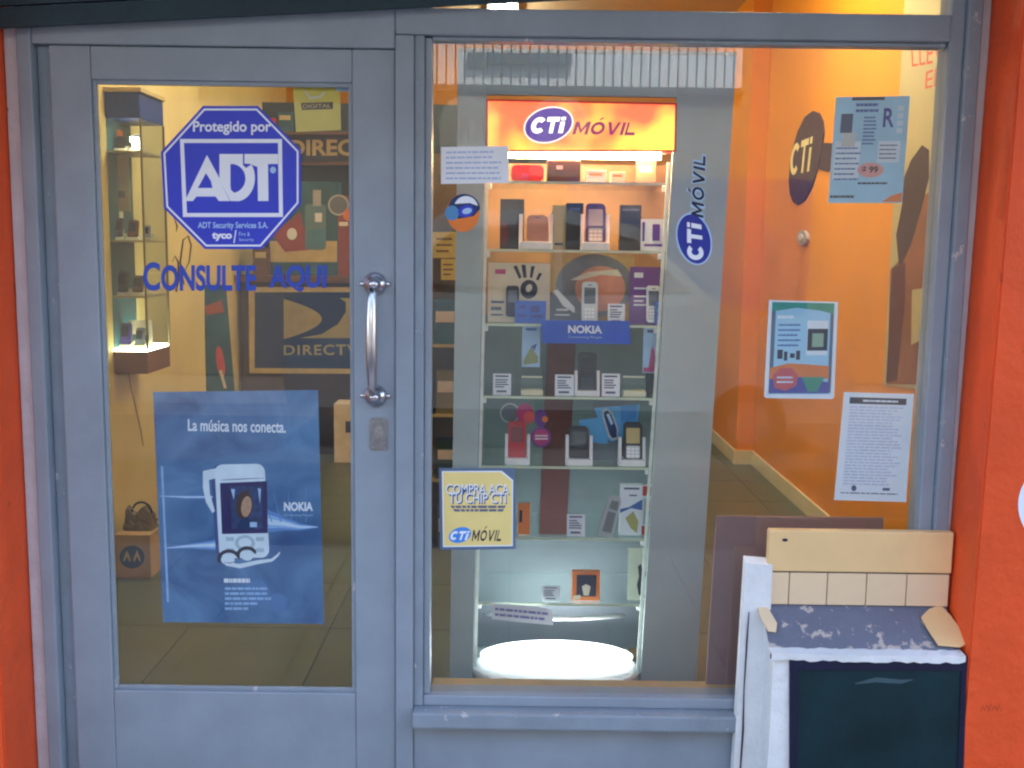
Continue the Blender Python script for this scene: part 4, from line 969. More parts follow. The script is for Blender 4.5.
def acrylic(px, lev, label):
    a, b, z0, z1 = frame_rect(*px, YI, LEV[lev]); r = empty('acrylic_holder', ((a + b) / 2, YI, z0), label, 'holder', 'clear phone holders on the stand')
    h = z1 - z0
    box('foot', a, b, YI - .01, YI + .04, z0 + .0005, z0 + h * .28, mat('cream_acrylic', (226, 220, 190), 0.3), r, 0.002)
    box('back_plate', a + .002, b - .002, YI + .030, YI + .033, z0 + h * .285, z1, M_SGLASS, r)
    box('top_edge', a + .002, b - .002, YI + .027, YI + .0295, z1 - .006, z1, MATS['cream_acrylic'], r)
acrylic((521, 377, 543, 398), 3, 'empty clear phone holder in the left half of the fourth shelf')
acrylic((623, 377, 646, 399), 3, 'empty clear phone holder in the right half of the fourth shelf')
phone((578, 353, 597, 398), 3, 'tall black phone in the middle of the fourth shelf', M_BLACK, mat('black_screen', (30, 34, 44), 0.1), True, mk_=M_DKGREY)
cradle((575, 372, 600, 399), 3, 'white cradle under the tall black phone', YI + .002)
c_, B = carton('dark_box', (647, 369, 658, 398), 3, 'small dark box at the right end of the fourth shelf', M_DKGREY, .03, .70); flatprt(c_, B, 'print', [rect(.1, .05, .9, .2)], M_MAROON)
# fifth level
rb = empty('roundel_display', at(525, 447, Y=.72), 'cluster of pink, violet and clear printed roundels on the fifth shelf', 'display card')
RP = Plane(Y=0.72)
a = at(538, 466, Y=.72); box('display_back', a.x - .015, a.x + .015, .721, .725, LEV[4] + .0005, LEV[3] - .012, M_SGLASS, rb)
RP.poly('clear_roundel', ell(510, 413, 9.5, 9.5), M_SLATE, rb, 0, 1.5); RP.poly('clear_rim', ell(510, 413, 10, 10), M_SILVER, rb, 1.6, .5, hole=ell(510, 413, 8.6, 8.6))
RP.poly('pink_roundel', ell(525, 413, 8.5, 10), M_PINK, rb, 2.2, 1); RP.poly('coral_roundel', ell(529, 417, 5.5, 6), mat('coral_print', (216, 90, 90), .5), rb, 3.4, 1)
RP.poly('violet_roundel', ell(541, 418, 6, 9), M_PURPLE, rb, 2.2, 1); RP.poly('violet_disc', ell(541, 437, 9, 9), M_PINK, rb, 3.4, 1)
RP.poly('violet_rim', ell(541, 437, 10, 10), M_PURPLE, rb, 4.6, .5, hole=ell(541, 437, 8.3, 8.3)); RP.poly('amber_dot', ell(545, 419, 3, 3), M_OPRINT, rb, 3.6, 1)
RP.lines('print', [(535, 434), (548, 434), (548, 440), (535, 440)], 2, M_WPLA, rb, 5.2)
cradle((505, 436, 530, 466), 4, 'white cradle holding the red phone on the fifth shelf'); phone((508, 423, 526, 463), 4, 'red phone in the leftmost cradle of the fifth shelf', M_RED, mat('red_lens', (120, 24, 40), .2), False, up=.014)
cradle((566, 437, 593, 466), 4, 'white cradle holding the black phone in mid fifth shelf'); phone((569, 428, 589, 463), 4, 'black phone with white top light in mid fifth shelf', M_BLACK, mat('dark_teal_screen', (40, 52, 62), .12), False, up=.014)
cradle((619, 439, 646, 467), 4, 'white cradle holding the dark slider phone on fifth shelf'); phone((624, 424, 643, 464), 4, 'dark slider phone in the cradle nearest the right post', M_BLACK, M_TAN, True, up=.014)
bc = empty('blue_phone_card', at(612, 446, Y=.72), 'bright blue cut-out card with phone picture at the back of fifth shelf', 'display card')
M_SKY = mat('card_bright_blue', (84, 160, 214), .45, 0, .1, 14)
a = at(606, 466, Y=.72); box('display_back', a.x - .05, a.x + .06, .7215, .726, LEV[4] + .0005, LEV[3] - .012, M_SLATE, bc)
RP.poly('blue_panel', [(579, 420), (604, 417), (608, 444), (582, 441)], M_SKY, bc, 0, 1); RP.poly('blue_panel', [(594, 408), (640, 404), (636, 432), (612, 442), (606, 438)], M_SKY, bc, 1.2, 1)
RP.poly('light_panel', [(620, 406), (637, 405), (636, 420), (621, 421)], mat('card_mid_blue', (60, 130, 200), .45), bc, 2.4, 1)
RP.poly('phone_outline', [(602, 410), (606, 408), (612, 412), (618, 428), (618, 439), (612, 440), (608, 436), (602, 416)], M_SILVER, bc, 3.6, 1)
RP.poly('phone_face', [(604, 412), (607, 410), (611, 414), (616.5, 428), (616.5, 437), (612, 438), (609.5, 434), (604, 416)], M_NAVY, bc, 4.7, 1)
RP.poly('phone_screen', [(606, 414), (609, 413), (613, 423), (611, 425)], M_LBLUE, bc, 5.8, .5)
# sixth level
c_, B = carton('orange_box', (518, 504, 530, 538), 5, 'slim orange box leaning by the yellow chip sticker on the sixth shelf', M_OPRINT, .02); flatprt(c_, B, 'print', [rect(.1, .2, .35, .6)], M_INKD)
price_card((567, 515, 585, 538), 5, 'white price card alone in the middle of the sixth shelf')
a = at(600, 537, Y=YI); r = empty('mobile_phone', a, 'silver candybar phone leaning to the right on the sixth shelf', 'phone', 'phones shown on the stand')
LP = Plane(Y=YI)
LP.poly('body', [(597, 535), (609, 497), (613, 495), (620, 497), (621, 502), (613, 538)], M_SILVER, r, -11, 12); LP.poly('screen', [(609, 508), (612, 500), (619, 502), (617, 511)], mat('greenish_screen', (120, 130, 120), .2), r, 1.2, .5)
LP.poly('keypad', [(602, 531), (608, 511), (616, 513), (611, 533)], mat('grey_keys', (120, 124, 122), .4), r, 1.2, .6)
c_, B = carton('phone_box', (620, 485, 642, 539), 5, 'tall white and blue phone box with a yellow-green swoosh', M_PAPER, .03, YI + .012); flatprt(c_, B, 'blue_wave', [[(.0, .48), (.4, .44), (1, .28), (1, .5), (.5, .46), (0, .56)]], M_INKB); flatprt(c_, B, 'picture', [[(.25, .66), (.6, .52), (.85, .72), (.8, .96), (.5, .86)]], mat('olive_print', (176, 170, 104), .5)); flatprt(c_, B, 'print', [rect(.15, .05, .85, .09), rect(.4, .19, .75, .22)], M_INK)
c_, B = carton('phone_box', (642, 486, 657, 539), 5, 'red and white phone box beside the right post on the sixth shelf', M_PAPER, .03, YI + .020); flatprt(c_, B, 'red_band', [rect(0, 0, 1, .2), rect(0, .82, 1, 1)], mat('box_red', (216, 66, 50), .45)); flatprt(c_, B, 'phone_print', [rect(.12, .26, .85, .78)], M_SILVER); flatprt(c_, B, 'picture', [rect(.22, .32, .55, .48)], M_OPRINT, .0014); flatprt(c_, B, 'picture', [rect(.22, .5, .55, .62)], M_INKB, .0014)
# seventh level
price_card((542, 587, 560, 607), 6, 'white price card on the lowest shelf beside the orange framed box')
c_, B = carton('framed_box', (572, 572, 600, 608), 6, 'small orange framed box with dark picture on the lowest shelf', M_OPRINT, .03); flatprt(c_, B, 'picture', [rect(.16, .1, .86, .86)], M_INKD); flatprt(c_, B, 'item_print', [[(.35, .5), (.5, .42), (.66, .5), (.6, .82), (.42, .82)], [(.05, .84), (.3, .8), (.32, .95), (.06, .97)]], M_CREAMC, .0014)
o, B = standing_card('headset_card', (628, 549, 656, 604), 6, 'cream card with a black headset at the right end of the lowest shelf', 'card', mat('headset_cream', (214, 220, 196), .5), YI + .012, .003)
prt(o, B, 'headset', [[(.35, .35), (.46, .3), (.52, .45), (.95, .42), (.95, .5), (.6, .55), (.48, .65), (.52, .85), (.7, .93), (.66, .97), (.4, .9), (.33, .7), (.4, .55)]], M_INKD)
LB = Plane(Y=YS + .012)
lb = LB.poly('shelf_label', [(492, 603), (536, 606), (548, 609), (553, 614), (553, 625), (519, 622), (492, 619)], M_PAPER, None, 0, 1); tag(lb, 'crooked white paper label hanging from the lowest shelf edge', 'label')
LB.lines('writing', [(495, 606), (548, 611), (548, 622), (495, 617)], 2, mat('label_ink', (130, 130, 190), .7), lb, 1.5, .45, 31, .1)

# ================================================================== right wall of the shop
RW = Plane(X=1.70)
wl = empty('wall_logo', at(808, 205, X=1.70), 'large dark oval sign with cream letters fixed to the orange wall', 'sign')
M_OV = mat('wall_logo_dark', (58, 44, 58), .4)
def wall_oval(cy, cz, ry, rz, rot, x, n=48):
    c, s = math.cos(rot), math.sin(rot); P = []
    for k in range(n):
        t = 2 * math.pi * k / n; u, v = ry * math.cos(t), rz * math.sin(t); P.append((x, cy + u * c - v * s, cz + u * s + v * c))
    return P
top = at(815, 112, X=1.70); botm = at(800, 205, X=1.70); lft = at(790, 165, X=1.70); rgt = at(826, 145, X=1.70)
RW.poly('logo_oval', [(814, 111), (820, 113), (824, 121), (825, 133), (823, 150), (819, 168), (813, 187), (806, 200), (799, 205), (794, 202), (791, 194), (790, 182), (791, 165), (794, 148), (799, 131), (806, 117)], M_OV, wl, .5, 8)
RW.glyphs('logo_letter', 'CTi', [(793, 145), (815, 136), (812, 171), (791, 176)], mat('wall_logo_cream', (255, 236, 170), .5), wl, 9.2, .26, .2, .14, .1)
RW.poly('logo_word_end', [(818, 148), (823, 143), (833, 143), (834, 166), (829, 172), (818, 169)], M_OV, wl, .5, 5)
kn = RW.poly('wall_fixture', ell(805, 238, 4.5, 7.5), M_SILVER, None, .3, 20); tag(kn, 'small round silver fixture on the orange wall below the oval sign', 'fixture')
RW.poly('cap_centre', ell(804.5, 237, 2, 3.4), M_WPLA, kn, 20.4, 4)
# pale wall poster near the window with a figure
PX = Plane(X=1.698)
wp = PX.poly('wall_poster', [(906, -12), (990, -30), (965, 395), (884, 385)], mat('poster_beige', (196, 180, 132), .35, 0, .1, 3), None, .4, 3)
tag(wp, 'tall beige poster with red letters and brown figure on the orange wall', 'poster')
M_RDL = mat('poster_red_letters', (216, 90, 70), .5)
PX.text('letters', 'LLEV', [(912, 50), (945, 38), (943, 62), (913, 67)], M_RDL, wp, 4, .0)
PX.text('letters', 'EN', [(927, 72), (948, 64), (946, 84), (926, 89)], M_RDL, wp, 4, .0)
PX.poly('hair', [(923, 145), (930, 150), (930, 178), (922, 210), (912, 245), (900, 270), (897, 235), (903, 205), (904, 180), (912, 160)], M_HAIR, wp, 3.6, .4)
PX.poly('shoulder', [(925, 195), (944, 185), (940, 300), (938, 385), (888, 384), (891, 270), (905, 255), (915, 230)], mat('poster_brown_skin', (150, 92, 52), .4, 0, .25, 6), wp, 3.5, .3)
PX.poly('dark_sleeve', [(893, 268), (906, 262), (906, 300), (898, 380), (887, 383)], mat('poster_sleeve', (92, 42, 34), .4), wp, 4, .3)
PX.poly('pale_gap', [(913, 290), (926, 288), (922, 340), (912, 345)], MATS['poster_beige'], wp, 4, .3)

# ================================================================== left side, seen through the door
# glass wall case
XS = at(148, 370, Y=1.95).x; YC0 = 1.95
def zat(px, py): return at(px, py, Y=YC0).z
YC1 = at(170, 350, X=XS).y
wc = empty('wall_showcase', (XS - .15, 2.05, 0.9), 'glass wall showcase with blue header on the yellow wall', 'showcase')
zb0, zb1 = zat(148, 374), zat(148, 352)
XW = -1.799
box('base_box', XW, XS, YC0, YC1, zb0, zb1, mat('showcase_brown', (120, 90, 74), .5, 0, .12, 6), wc, .004)
box('lit_floor', XW + .005, XS - .005, YC0 + .005, YC1 - .005, zb1 + .0005, zb1 + .012, emis('showcase_strip_light', (255, 250, 220), 2.2), wc)
zt0, zt1 = zat(120, 118), zat(120, 92)
box('header', XW, XS + .0, YC0, YC1, zt0, zt1, mat('showcase_navy', (16, 62, 130), .4, 0, .2, 6), wc, .004)
box('header_cap', XW, XS + .012, YC0 - .012, YC1, zt1 + .0005, zt1 + .02, M_TAN, wc, .003)
box('front_glass', XW + .002, XS - .004, YC0 + .001, YC0 + .005, zb1 + .013, zt0 - .001, M_SGLASS, wc)
box('side_glass', XS - .0035, XS + .0005, YC0 + .006, YC1 - .006, zb1 + .013, zt0 - .001, M_SGLASS, wc)
for y in (YC0, YC1 - .008): box('corner_post', XS - .004, XS + .004, y - .001, y + .007, zb1 + .0125, zt0 - .0005, mat('olive_trim', (120, 112, 72), .4, .4), wc)
ZL = [zat(120, 152), zat(120, 242), zat(120, 298)]
for z in ZL: box('glass_shelf', XW + .003, XS - .006, YC0 + .012, YC1 - .008, z, z + .008, mat('shelf_tan_edge', (176, 156, 116), .3), wc)
for k, z in enumerate(ZL[:1]):
    for i in range(2): tube('spot_lamp', [(XS - .05 - .14 * i, YC0 + .06, z + .07), (XS - .05 - .14 * i, YC0 + .06, z + .05)], .018, emis('spot_white', (255, 244, 214), 6), wc)
box('back_lining', XW + .0005, XW + .0025, YC0 + .01, YC1 - .01, zb1 + .013, zt0 - .001, M_TEAL, wc)
def case_phone(x, z, h, m, label, wd=.045, lean=.3, y=None):
    y = y or YC0 + .07; r = empty('mobile_phone', (x, y, z), label, 'phone', 'phones in the wall showcase')
    plate('body', x, x + wd, z + .001, z + h, y, .014, .01, m, r, lean); plate('screen', x + .006, x + wd - .006, z + h * .45, z + h * .88, y - .0012, .001, .003, M_SCREEN, r, lean)
    hexa('stand', [(x - .006, y - .01, z + .0005), (x + wd + .006, y - .01, z + .0005), (x + wd + .006, y + .05, z + .0005), (x - .006, y + .05, z + .0005),
                   (x - .006, y - .004, z + .012), (x + wd + .006, y - .004, z + .012), (x + wd + .006, y + .05, z + .03), (x - .006, y + .05, z + .03)], M_CREAMC, r)
case_phone(XS - .10, ZL[1] + .008, .09, M_MAROON, 'maroon phone on the middle shelf of the wall showcase')
case_phone(XS - .17, ZL[1] + .008, .10, M_DKGREY, 'grey phone beside the maroon one in the wall showcase')
case_phone(XS - .085, ZL[2] + .008, .09, M_BROWN, 'brown phone on the lowest glass shelf nearest the showcase corner')
case_phone(XS - .155, ZL[2] + .008, .11, M_DKGREY, 'charcoal phone on the lowest glass shelf, second from corner')
case_phone(XS - .15, zb1 + .0125, .11, mat('indigo_plastic', (60, 54, 130), .3), 'indigo phone standing on the lit showcase floor')
case_phone(XS - .07, ZL[0] + .008, .08, M_SILVER, 'silver phone on the top shelf of the wall showcase, by the corner', .04)
case_phone(XS - .14, ZL[0] + .008, .07, M_BLACK, 'black phone on the top shelf of the wall showcase', .04)
case_phone(XS - .06, ZL[1] + .008, .07, M_SILVER, 'small silver phone by the glass corner on the middle showcase shelf', .034, .3, YC0 + .15)
case_phone(XS - .075, zb1 + .0125, .09, M_SLATE, 'slate phone on the lit showcase floor nearest the corner', .04, .3, YC0 + .05)
for dx, lev, h_, m_, lab in ((.21, 0, .10, M_OPRINT, 'orange carton at the back of the top showcase shelf'), (.22, 1, .13, M_CREAMC, 'cream carton at the back of the middle showcase shelf'), (.215, 2, .12, M_TEAL, 'teal carton at the back of the lowest showcase shelf')):
    z_ = ZL[lev] + .0085; o = box('phone_carton', XS - dx, XS - dx + .07, YC0 + .12, YC0 + .17, z_, z_ + h_, m_, None, .002); tag(o, lab, 'box')
    box('label_print', XS - dx + .01, XS - dx + .06, YC0 + .1185, YC0 + .1195, z_ + h_ * .5, z_ + h_ * .8, M_PAPER, o)
pc = box('showcase_card', XS - .118, XS - .012, YC0 + .11, YC0 + .114, zb1 + .0125, zb1 + .135, M_CREAMC); tag(pc, 'cream card standing on the lit showcase floor', 'card')
box('print', XS - .105, XS - .03, YC0 + .1085, YC0 + .1095, zb1 + .04, zb1 + .07, M_TEAL, pc)
pc = box('showcase_card', XS - .19, XS - .10, YC0 + .12, YC0 + .124, ZL[1] + .14, ZL[0] - .003, M_TAN); tag(pc, 'tan card hung under the top shelf of the wall showcase', 'card')
box('print', XS - .175, XS - .12, YC0 + .1185, YC0 + .1195, ZL[1] + .2, ZL[1] + .23, M_BROWN, pc)
# scroll decal on the yellow wall
LW = Plane(X=-1.7995, sgn=1)
sw = empty('scroll_decal', at(183, 290, X=-1.80), 'dark scrollwork decal on the yellow wall beside the showcase', 'decal')
M_SCR = mat('scroll_brown', (70, 42, 30), .5)
LW.stroke('scroll', [(184, 285), (180, 262), (183, 240), (188, 236), (191, 245), (189, 262), (184, 272)], [1, 2, 1.6, 1.8, 1.6, 1.4, .6], M_SCR, sw, .8)
LW.stroke('scroll', [(172, 262), (175, 256), (178, 262), (179, 278), (176, 292), (174, 286)], [.6, 1.6, 2, 2, 1.5, .6], M_SCR, sw, .8)
LW.stroke('scroll', [(174, 218), (177, 226), (176, 232)], [.6, 2, .6], M_SCR, sw, .8)
cb_ = LW.stroke('hanging_wire', [(128, 372), (131, 390), (136, 410), (141, 432), (143, 446)], .8, M_HAIR, None, 1.2); tag(cb_, 'thin dark wire hanging down the yellow wall below the showcase', 'wire')
# things on the floor by the yellow wall
a = at(115, 578, Z=FLOOR); b = at(152, 578, Z=FLOOR); zt_ = at(133, 535, Y=a.y).z
bx = box('cardboard_box', a.x, b.x, a.y, a.y + .2, FLOOR + .001, zt_, M_CARD, None, .002); tag(bx, 'small cardboard box with round blue M logo on the floor inside the door', 'box')
BX = Plane(Y=a.y - .0005)
BX.poly('logo_disc', ell(132, 557, 12.5, 11.5), mat('box_logo_blue', (28, 62, 92), .5), bx, .1, .2)
BX.poly('logo_wing', [(123, 560), (127, 550), (131, 560), (129.5, 562), (127, 556), (124.5, 562)], M_TAN, bx, .4, .1); BX.poly('logo_wing', [(133, 560), (137, 550), (141, 560), (139.5, 562), (137, 556), (134.5, 562)], M_TAN, bx, .4, .1)
ya = a.y + .05
bg_ = empty('carrier_bag', ((a.x + b.x) / 2, ya, zt_), 'crumpled olive bag with black handle on top of the cardboard box', 'bag')
r3 = random.Random(11); bm = bmesh.new(); bmesh.ops.create_cube(bm, size=1); bmesh.ops.subdivide_edges(bm, edges=list(bm.edges), cuts=5, use_grid_fill=True)
for v in bm.verts:
    c_ = v.co.copy(); t_ = c_.z + .5
    v.co = Vector(((a.x + b.x) / 2 + .004 + c_.x * .13 * (1 - .12 * t_) + (r3.random() - .5) * .010 * (t_ > .02), ya + .06 + c_.y * .09 * (1 - .45 * t_) + (r3.random() - .5) * .012 * (t_ > .02), zt_ + .001 + t_ * (.085 + .02 * math.sin(c_.x * 9))))
frombm('bag_body', bm, mat('olive_plastic', (116, 108, 76), .4, 0, .3, 25), bg_)
tube('handle', [((a.x + b.x) / 2 + .012 + .045 * math.cos(math.pi * k / 12), ya + .05, zt_ + .075 + .05 * math.sin(math.pi * k / 12)) for k in range(13)], .005, M_BLACK, bg_, 8)
rl = tube('paper_roll', [(-1.66, 2.35, FLOOR + .001), (-1.68, 2.37, FLOOR + .27)], .035, M_TAN, None, 16); tag(rl, 'tan paper roll standing against the yellow wall behind the box', 'roll')
tube('dark_end', [(-1.6802, 2.3702, FLOOR + .2702), (-1.6805, 2.3705, FLOOR + .275)], .022, M_BROWN, rl, 12)
rl = tube('green_bottle', [(-1.56, 2.28, FLOOR + .001), (-1.56, 2.28, FLOOR + .15), (-1.56, 2.28, FLOOR + .19), (-1.56, 2.28, FLOOR + .24)], .03, mat('bottle_green', (58, 84, 58), .2), None, 14, [.032, .032, .014, .012]); tag(rl, 'dark green bottle standing on the floor behind the bag', 'bottle')

# leaning roll-up banner at the end of the yellow wall
BN = Plane(Y=3.55)
bn = BN.poly('leaning_banner', [(205, 285), (226, 285), (244, 500), (206, 500)], M_TEAL, None, 0, 12); tag(bn, 'narrow teal banner with orange marks leaning at the end of the yellow wall', 'banner')
BN.poly('orange_mark', [(206, 306), (222, 300), (225, 312), (207, 315)], mat('banner_orange', (180, 92, 60), .5), bn, 12.5, 1); BN.poly('pink_mark', ell(221, 362, 4, 16, -8), MATS['coral_print'], bn, 12.5, 1); BN.stroke('pale_mark', [(221, 370), (226, 388)], 3, M_CREAMC, bn, 14)

# back counter with dark satellite-TV panel
YK = 4.62
bk = empty('back_counter', (-.9, 4.9, FLOOR), 'dark back counter with framed navy logo panel', 'counter')
xk0 = at(242, 400, Y=YK).x; zc_t = at(300, 276, Y=YK).z
box('carcass', xk0, 0.55, YK + .03, YK + .55, FLOOR + .001, zc_t - .045, mat('counter_dark', (64, 50, 44), .5, 0, .15, 5), bk, .005)
box('worktop', xk0 - .03, .58, YK - .03, YK + .58, zc_t - .0445, zc_t, M_BROWN, bk, .006)
KP = Plane(Y=YK + .029)
pn = KP.poly('navy_panel', [(255, 292), (420, 292), (420, 369), (255, 368)], M_NAVY, bk, .5, 8)
KP.poly('panel_frame', [(249, 287), (426, 287), (426, 374), (250, 373)], M_TAN, bk, .5, 14, hole=[(255, 292), (420, 292), (420, 369), (255, 368)])
M_DTV = mat('panel_sand', (164, 152, 108), .5)
KP.poly('logo_d', [(284, 299)] + [(284 + 38 * math.sin(math.pi * k / 24) ** .9 * (1 if k < 24 else 1), 299 + 40 * k / 24) for k in range(1, 24)] + [(284, 339)], M_DTV, pn, 9, .5)
KP.poly('logo_wave', [(300, 338), (322, 334), (338, 324), (346, 312), (346, 302), (340, 298), (375, 298), (375, 338)], M_DTV, pn, 9, .5)
KP.text('letters', 'DIRECTV', [(284, 345), (358, 344), (358, 355), (284, 355)], M_DTV, pn, 9.2, .02, 0, 1.15)
# goods on the counter
def kbox(name, px, Y, label, m, prints=(), d=.15):
    p0 = at(px[0], px[3], Y=Y); p1 = at(px[2], px[1], Y=Y)
    o = box(name, p0.x, p1.x, Y, Y + d, zc_t + .001, p1.z, m, None, .003); tag(o, label, 'box')
    Pk = Plane(Y=Y - .0005)
    for i, (pts, mm) in enumerate(prints): Pk.poly('print', pts, mm, o, .2 + i * .3, .2)
    return o
kbox('poster_box', (269, 182, 338, 262), YK + .12, 'teal and yellow box with a bottle picture on the back counter', M_TEAL,
     [(rect(270, 241, 337, 262), M_TAN), ([(272, 235), (300, 212), (310, 250), (285, 252)], mat('muted_red', (150, 64, 58), .5)), (rr(305, 204, 326, 250, 4), mat('bottle_grey', (96, 130, 138), .3)), (rect(313, 190, 321, 206), M_SILVER),
      (rect(307, 230, 324, 248), mat('bottle_blue', (80, 130, 150), .3)), (rect(315, 213, 322, 222), M_WPLA), (ell(292, 234, 5, 6), M_WPLA)])
kbox('pink_box', (338, 196, 368, 262), YK + .12, 'dull red box with a ringed roundel beside the bottle box', mat('dull_red_box', (138, 66, 66), .5),
     [(ell(338.5, 205, 10.5, 10.5), M_SILVER), (ell(338.5, 205, 8.8, 8.8), M_SLATE), (rect(339, 222, 348, 226), M_CREAMC), (ell(348, 215, 5, 6), M_OPRINT)])
kbox('yellow_box', (253, 248, 268, 270), YK + .05, 'narrow brown box at the left end of the back counter', M_BROWN, [(rect(255, 252, 266, 258), M_TAN)])
# sign strip and dark shelving above
dsn = empty('wall_shelving', (-.9, 5.4, zc_t), 'dark wall shelving with a lettered name board behind the counter', 'shelving')
YH = 5.5; HPk = Plane(Y=YH)
p0 = at(240, 300, Y=YH); p1 = at(420, 104, Y=YH)
box('backboard', p0.x, .3, YH + .02, YH + .05, FLOOR + .001, p1.z, mat('shelving_dark_teal', (34, 54, 58), .5, 0, .2, 4), dsn)
HPk.poly('name_board', [(262, 136), (420, 136), (420, 161), (262, 161)], mat('board_dark', (44, 52, 62), .5), dsn, 0, 15)
HPk.text('letters', 'DIRECTV', [(289, 140), (384, 139), (384, 156), (289, 156)], M_TAN, dsn, 15.5, .03)
for y in (133, 163, 225): HPk.poly('shelf_board', rect(240, y, 420, y + 3), M_BROWN, dsn, 0, 120)
box('upright', p0.x - .03, p0.x - .0005, YH - .1, YH + .05, FLOOR + .001, p1.z + .02, M_BROWN, dsn)
HPk.poly('upper_box', rect(187, 84, 211, 120), M_MAROON, dsn, 5, 60)
for k, (x0, x1, y0, yb, m_, lab) in enumerate(((262, 276, 118, 133, M_RED, 'red pack on the top board of the dark wall shelving'), (278, 292, 112, 133, M_TEAL, 'teal pack on the top board of the dark wall shelving'),
        (243, 256, 196, 225, M_CREAMC, 'cream pack at the left of the lower shelving board'), (258, 268, 202, 225, M_BLUE, 'blue pack on the lower shelving board'))):
    q0 = at(x0, yb, Y=YH - .08); q1 = at(x1, y0, Y=YH - .08); o = box('shelf_pack', q0.x, q1.x, YH - .08, YH - .02, at(x0, yb, Y=YH - .12).z + .012, q1.z, m_, None, .003); tag(o, lab, 'pack')
    box('label_print', q0.x + .012, q1.x - .012, YH - .0815, YH - .0805, q1.z - .06, q1.z - .025, M_TAN, o)
# pale carton on the floor by the counter, and clutter
YF = 4.36; a = at(334, 440, Y=YF); p1 = at(356, 404, Y=YF)
fc = box('pale_carton', a.x, a.x + .24, YF, YF + .2, FLOOR + .001, p1.z, M_CREAMC, None, .004); tag(fc, 'pale carton on the floor in front of the dark counter', 'box'); box('print', a.x + .08, a.x + .16, YF - .0015, YF - .0005, p1.z - .2, p1.z - .12, M_INK, fc)

# accessory rack seen in the gap left of the stand
YA = 2.3; AP = Plane(Y=YA)
ar = empty('accessory_rack', (-.28, 2.4, FLOOR), 'narrow wooden accessory rack behind the left edge of the display stand', 'rack')
xa0 = at(395, 300, Y=YA).x; xa1 = at(470, 300, Y=YA).x
box('back_board', xa0, xa1, YA + .20, YA + .22, FLOOR + .001, at(440, 150, Y=YA).z, mat('rack_green_brown', (110, 96, 66), .5, 0, .2, 5), ar)
for s in (xa0 - .012, xa1): box('upright', s, s + .012, YA, YA + .22, FLOOR + .001, at(440, 148, Y=YA).z, M_TAN, ar)
RZ = [at(445, y, Y=YA).z for y in (345, 415, 480, 560)]
for z in RZ: box('rack_shelf', xa0 + .0005, xa1 - .0005, YA + .005, YA + .199, z - .012, z, M_TAN, ar)
def rackbox(px, lev, m, label, d=.08):
    p0 = at(px[0], px[1], Y=YA + .03); p1 = at(px[2], px[1], Y=YA + .03)
    o = box('accessory_pack', p0.x, p1.x, YA + .03, YA + .03 + d, RZ[lev] + .0005, p0.z, m, None, .004); tag(o, label, 'pack', 'packs on the accessory rack')
    box('label_print', p0.x + .008, p1.x - .008, YA + .0285, YA + .0295, RZ[lev] + (p0.z - RZ[lev]) * .5, RZ[lev] + (p0.z - RZ[lev]) * .75, M_CREAMC, o)
rackbox((434, 300, 456, 340), 0, M_TEAL, 'teal pack on the top shelf of the accessory rack')
rackbox((400, 310, 430, 340), 0, M_MAROON, 'maroon pack on the top shelf of the accessory rack')
rackbox((436, 370, 455, 412), 1, mat('moss_pack', (128, 118, 52), .5), 'moss-yellow pack on the second shelf of the accessory rack')
rackbox((402, 375, 432, 412), 1, M_BROWN, 'brown pack on the second shelf of the accessory rack')
rackbox((436, 440, 456, 476), 2, mat('deep_green_pack', (40, 72, 58), .5), 'deep green pack on the third shelf of the accessory rack')
rackbox((437, 505, 455, 556), 3, M_SLATE, 'slate grey pack on the bottom shelf of the accessory rack')
YN = Plane(Y=YA - .01)
for q, lb_ in (([(433, 232), (457, 232), (457, 258), (433, 258)], 'upper yellow card hanging on the accessory rack'), ([(441, 259), (456, 259), (456, 280), (441, 280)], 'small lower yellow card hanging on the accessory rack')):
    o = YN.poly('yellow_card', q, M_YPAPER, None, 0, 2); tag(o, lb_, 'card', 'yellow cards on the accessory rack')
    YN.lines('print', shrink(q, .7), 3, M_BROWN, o, 2.6, .3, 3, .3)

# ================================================================== the other side of the street (seen mirrored in the glass)
ob = empty('street_building', (0, -9.4, PAVE), 'pale slatted building across the street, mirrored in the window glass', 'building')
M_REND = mat('opposite_render', (94, 88, 84), .8, 0, .12, 1.2, .1); M_CLAD = mat('white_cladding', (190, 194, 196), .6, 0, .05, 3)
box('wall', -14, 14, -10.2, -9.42, PAVE, 7.0, M_REND, ob); box('cladding_backing', -4.0, 2.54, -9.4195, -9.401, 3.2, 4.28, M_BLACK, ob)
x = -4.0; c0 = None
while x < 2.5:
    if c0 is None: c0 = box('cladding_board', x, x + .084, -9.40, -9.33, 3.20, 4.3, M_CLAD, ob); c0x = x
    else:
        c = c0.copy(); COL.objects.link(c); c.parent = ob; c.location = c0.location + Vector((x - c0x, 0, 0))
    x += .104
box('cladding_rail', -4.02, 2.56, -9.41, -9.31, 3.13, 3.195, M_DARK, ob)
box('sign_bar', -.55, .62, -9.30, -9.22, 3.42, 3.53, M_DARK, ob)
M_ARCH = mat('arch_render', (132, 124, 116), .8, 0, .1, 2)
for xx in (-1.55, -.52, .5):
    P = [(xx - .34, 2.2)] + [(xx - .34 * math.cos(math.pi * i / 16), 2.76 + .34 * math.sin(math.pi * i / 16)) for i in range(17)] + [(xx + .34, 2.2)]
    n = len(P); V = [(p[0], -9.36, p[1]) for p in P] + [(p[0], -9.418, p[1]) for p in P]
    mk('arch_panel', V, [list(range(n))] + [[i, n + i, n + (i + 1) % n, (i + 1) % n] for i in range(n)], M_ARCH, ob)
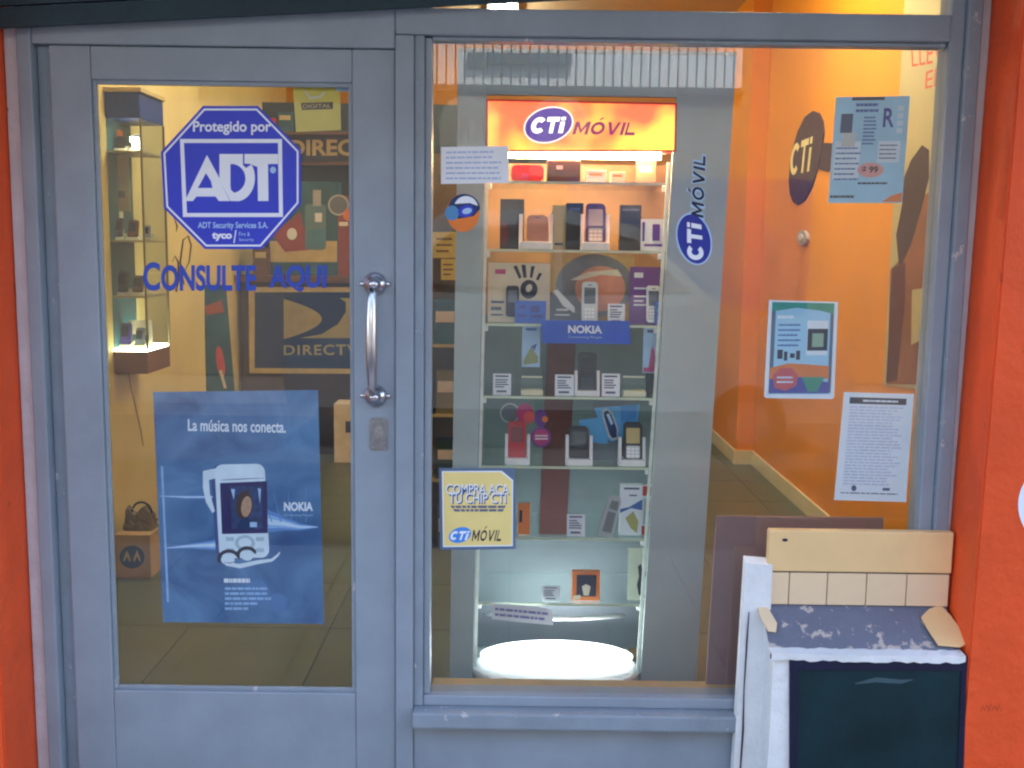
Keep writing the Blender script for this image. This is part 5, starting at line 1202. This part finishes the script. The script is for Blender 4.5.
for xx in (-.64, -.46):
    P = [(0, 0), (.03, .34), (.065, .12), (.10, .34), (.13, 0), (.105, 0), (.092, .22), (.065, .04), (.038, .22), (.025, 0)]
    mk('sign_letter', [(xx + p[0], -9.35, 2.58 + p[1]) for p in P] + [(xx + p[0], -9.3595, 2.58 + p[1]) for p in P], [list(range(10))] + [[i, 10 + i, 10 + (i + 1) % 10, (i + 1) % 10] for i in range(10)], M_MAROON, ob)
for k in range(6): box('window', -11 + k * 4.2, -9.4 + k * 4.2, -9.415, -9.38, 5.0, 6.4, M_NAVY, ob)
box('shop_door', -1.2, -.2, -9.415, -9.37, PAVE, 2.1, M_BROWN, ob); box('shop_window', .6, 3.4, -9.415, -9.37, .7, 2.2, M_NAVY, ob)
# parked car on the far side
car = empty('parked_car', (0.45, -6.2, PAVE - .12), 'grey car parked across the street, mirrored in the window glass', 'car')
CX = 0.45
M_CAR = mat('car_grey_paint', (104, 112, 122), .25, .3, .04, 3, 0, .5, .6)
prof = [(-2.0, .28), (-2.02, .60), (-1.9, .74), (-1.0, .92), (-.45, 1.36), (.1, 1.46), (.9, 1.42), (1.5, 1.05), (1.95, .92), (2.02, .55), (1.98, .28)]
prof = [(-a_ * 1.12, b_ * 1.34) for a_, b_ in prof[::-1]]
V = []; ZB = PAVE - .12
for wy, kx in ((-.80, 1), (-.62, .98), (.62, .98), (.80, 1)):
    for px_, pz in prof:
        tuck = 0 if pz < 1.27 else (pz - 1.27) * .24
        y = wy - (tuck if wy > 0 else -tuck); V.append((CX + px_ * kx, -6.2 + y, ZB + pz))
n = len(prof); Q = []
for l in range(3):
    for i in range(n): Q.append([l * n + i, l * n + (i + 1) % n, (l + 1) * n + (i + 1) % n, (l + 1) * n + i])
Q += [list(range(n))[::-1], [3 * n + i for i in range(n)]]
mk('body', V, Q, M_CAR, car)
for s in (-1, 1):
    for q in ([(.93, 1.31), (.50, 1.72), (-.06, 1.84), (-.06, 1.31)], [(-.14, 1.31), (-.14, 1.84), (-.90, 1.78), (-1.42, 1.37)]):
        mk('side_window', [(CX + a_, -6.2 + s * (.803 - max(0, b_ - 1.27) * .24), ZB + b_) for a_, b_ in q] + [(CX + a_, -6.2 + s * .70, ZB + b_) for a_, b_ in q],
           [[0, 1, 2, 3], [4, 5, 6, 7]] + [[i, (i + 1) % 4, 4 + (i + 1) % 4, 4 + i] for i in range(4)], M_BLACK, car)
    for wx in (-1.4, 1.4):
        y = -6.2 + s * .80
        tube('wheel', [(CX + wx, y - .09, ZB + .30), (CX + wx, y + .06, ZB + .30)], .30, M_BLACK, car, 24).data.shade_flat(); tube('hub', [(CX + wx, y - .10, ZB + .30), (CX + wx, y + .09, ZB + .30)], .17, M_DKGREY, car, 18).data.shade_flat()
    tube('headlight', [(CX + 2.19, -6.2 + s * .6, ZB + .86), (CX + 2.24, -6.2 + s * .6, ZB + .86)], .08, M_SLATE, car, 14)
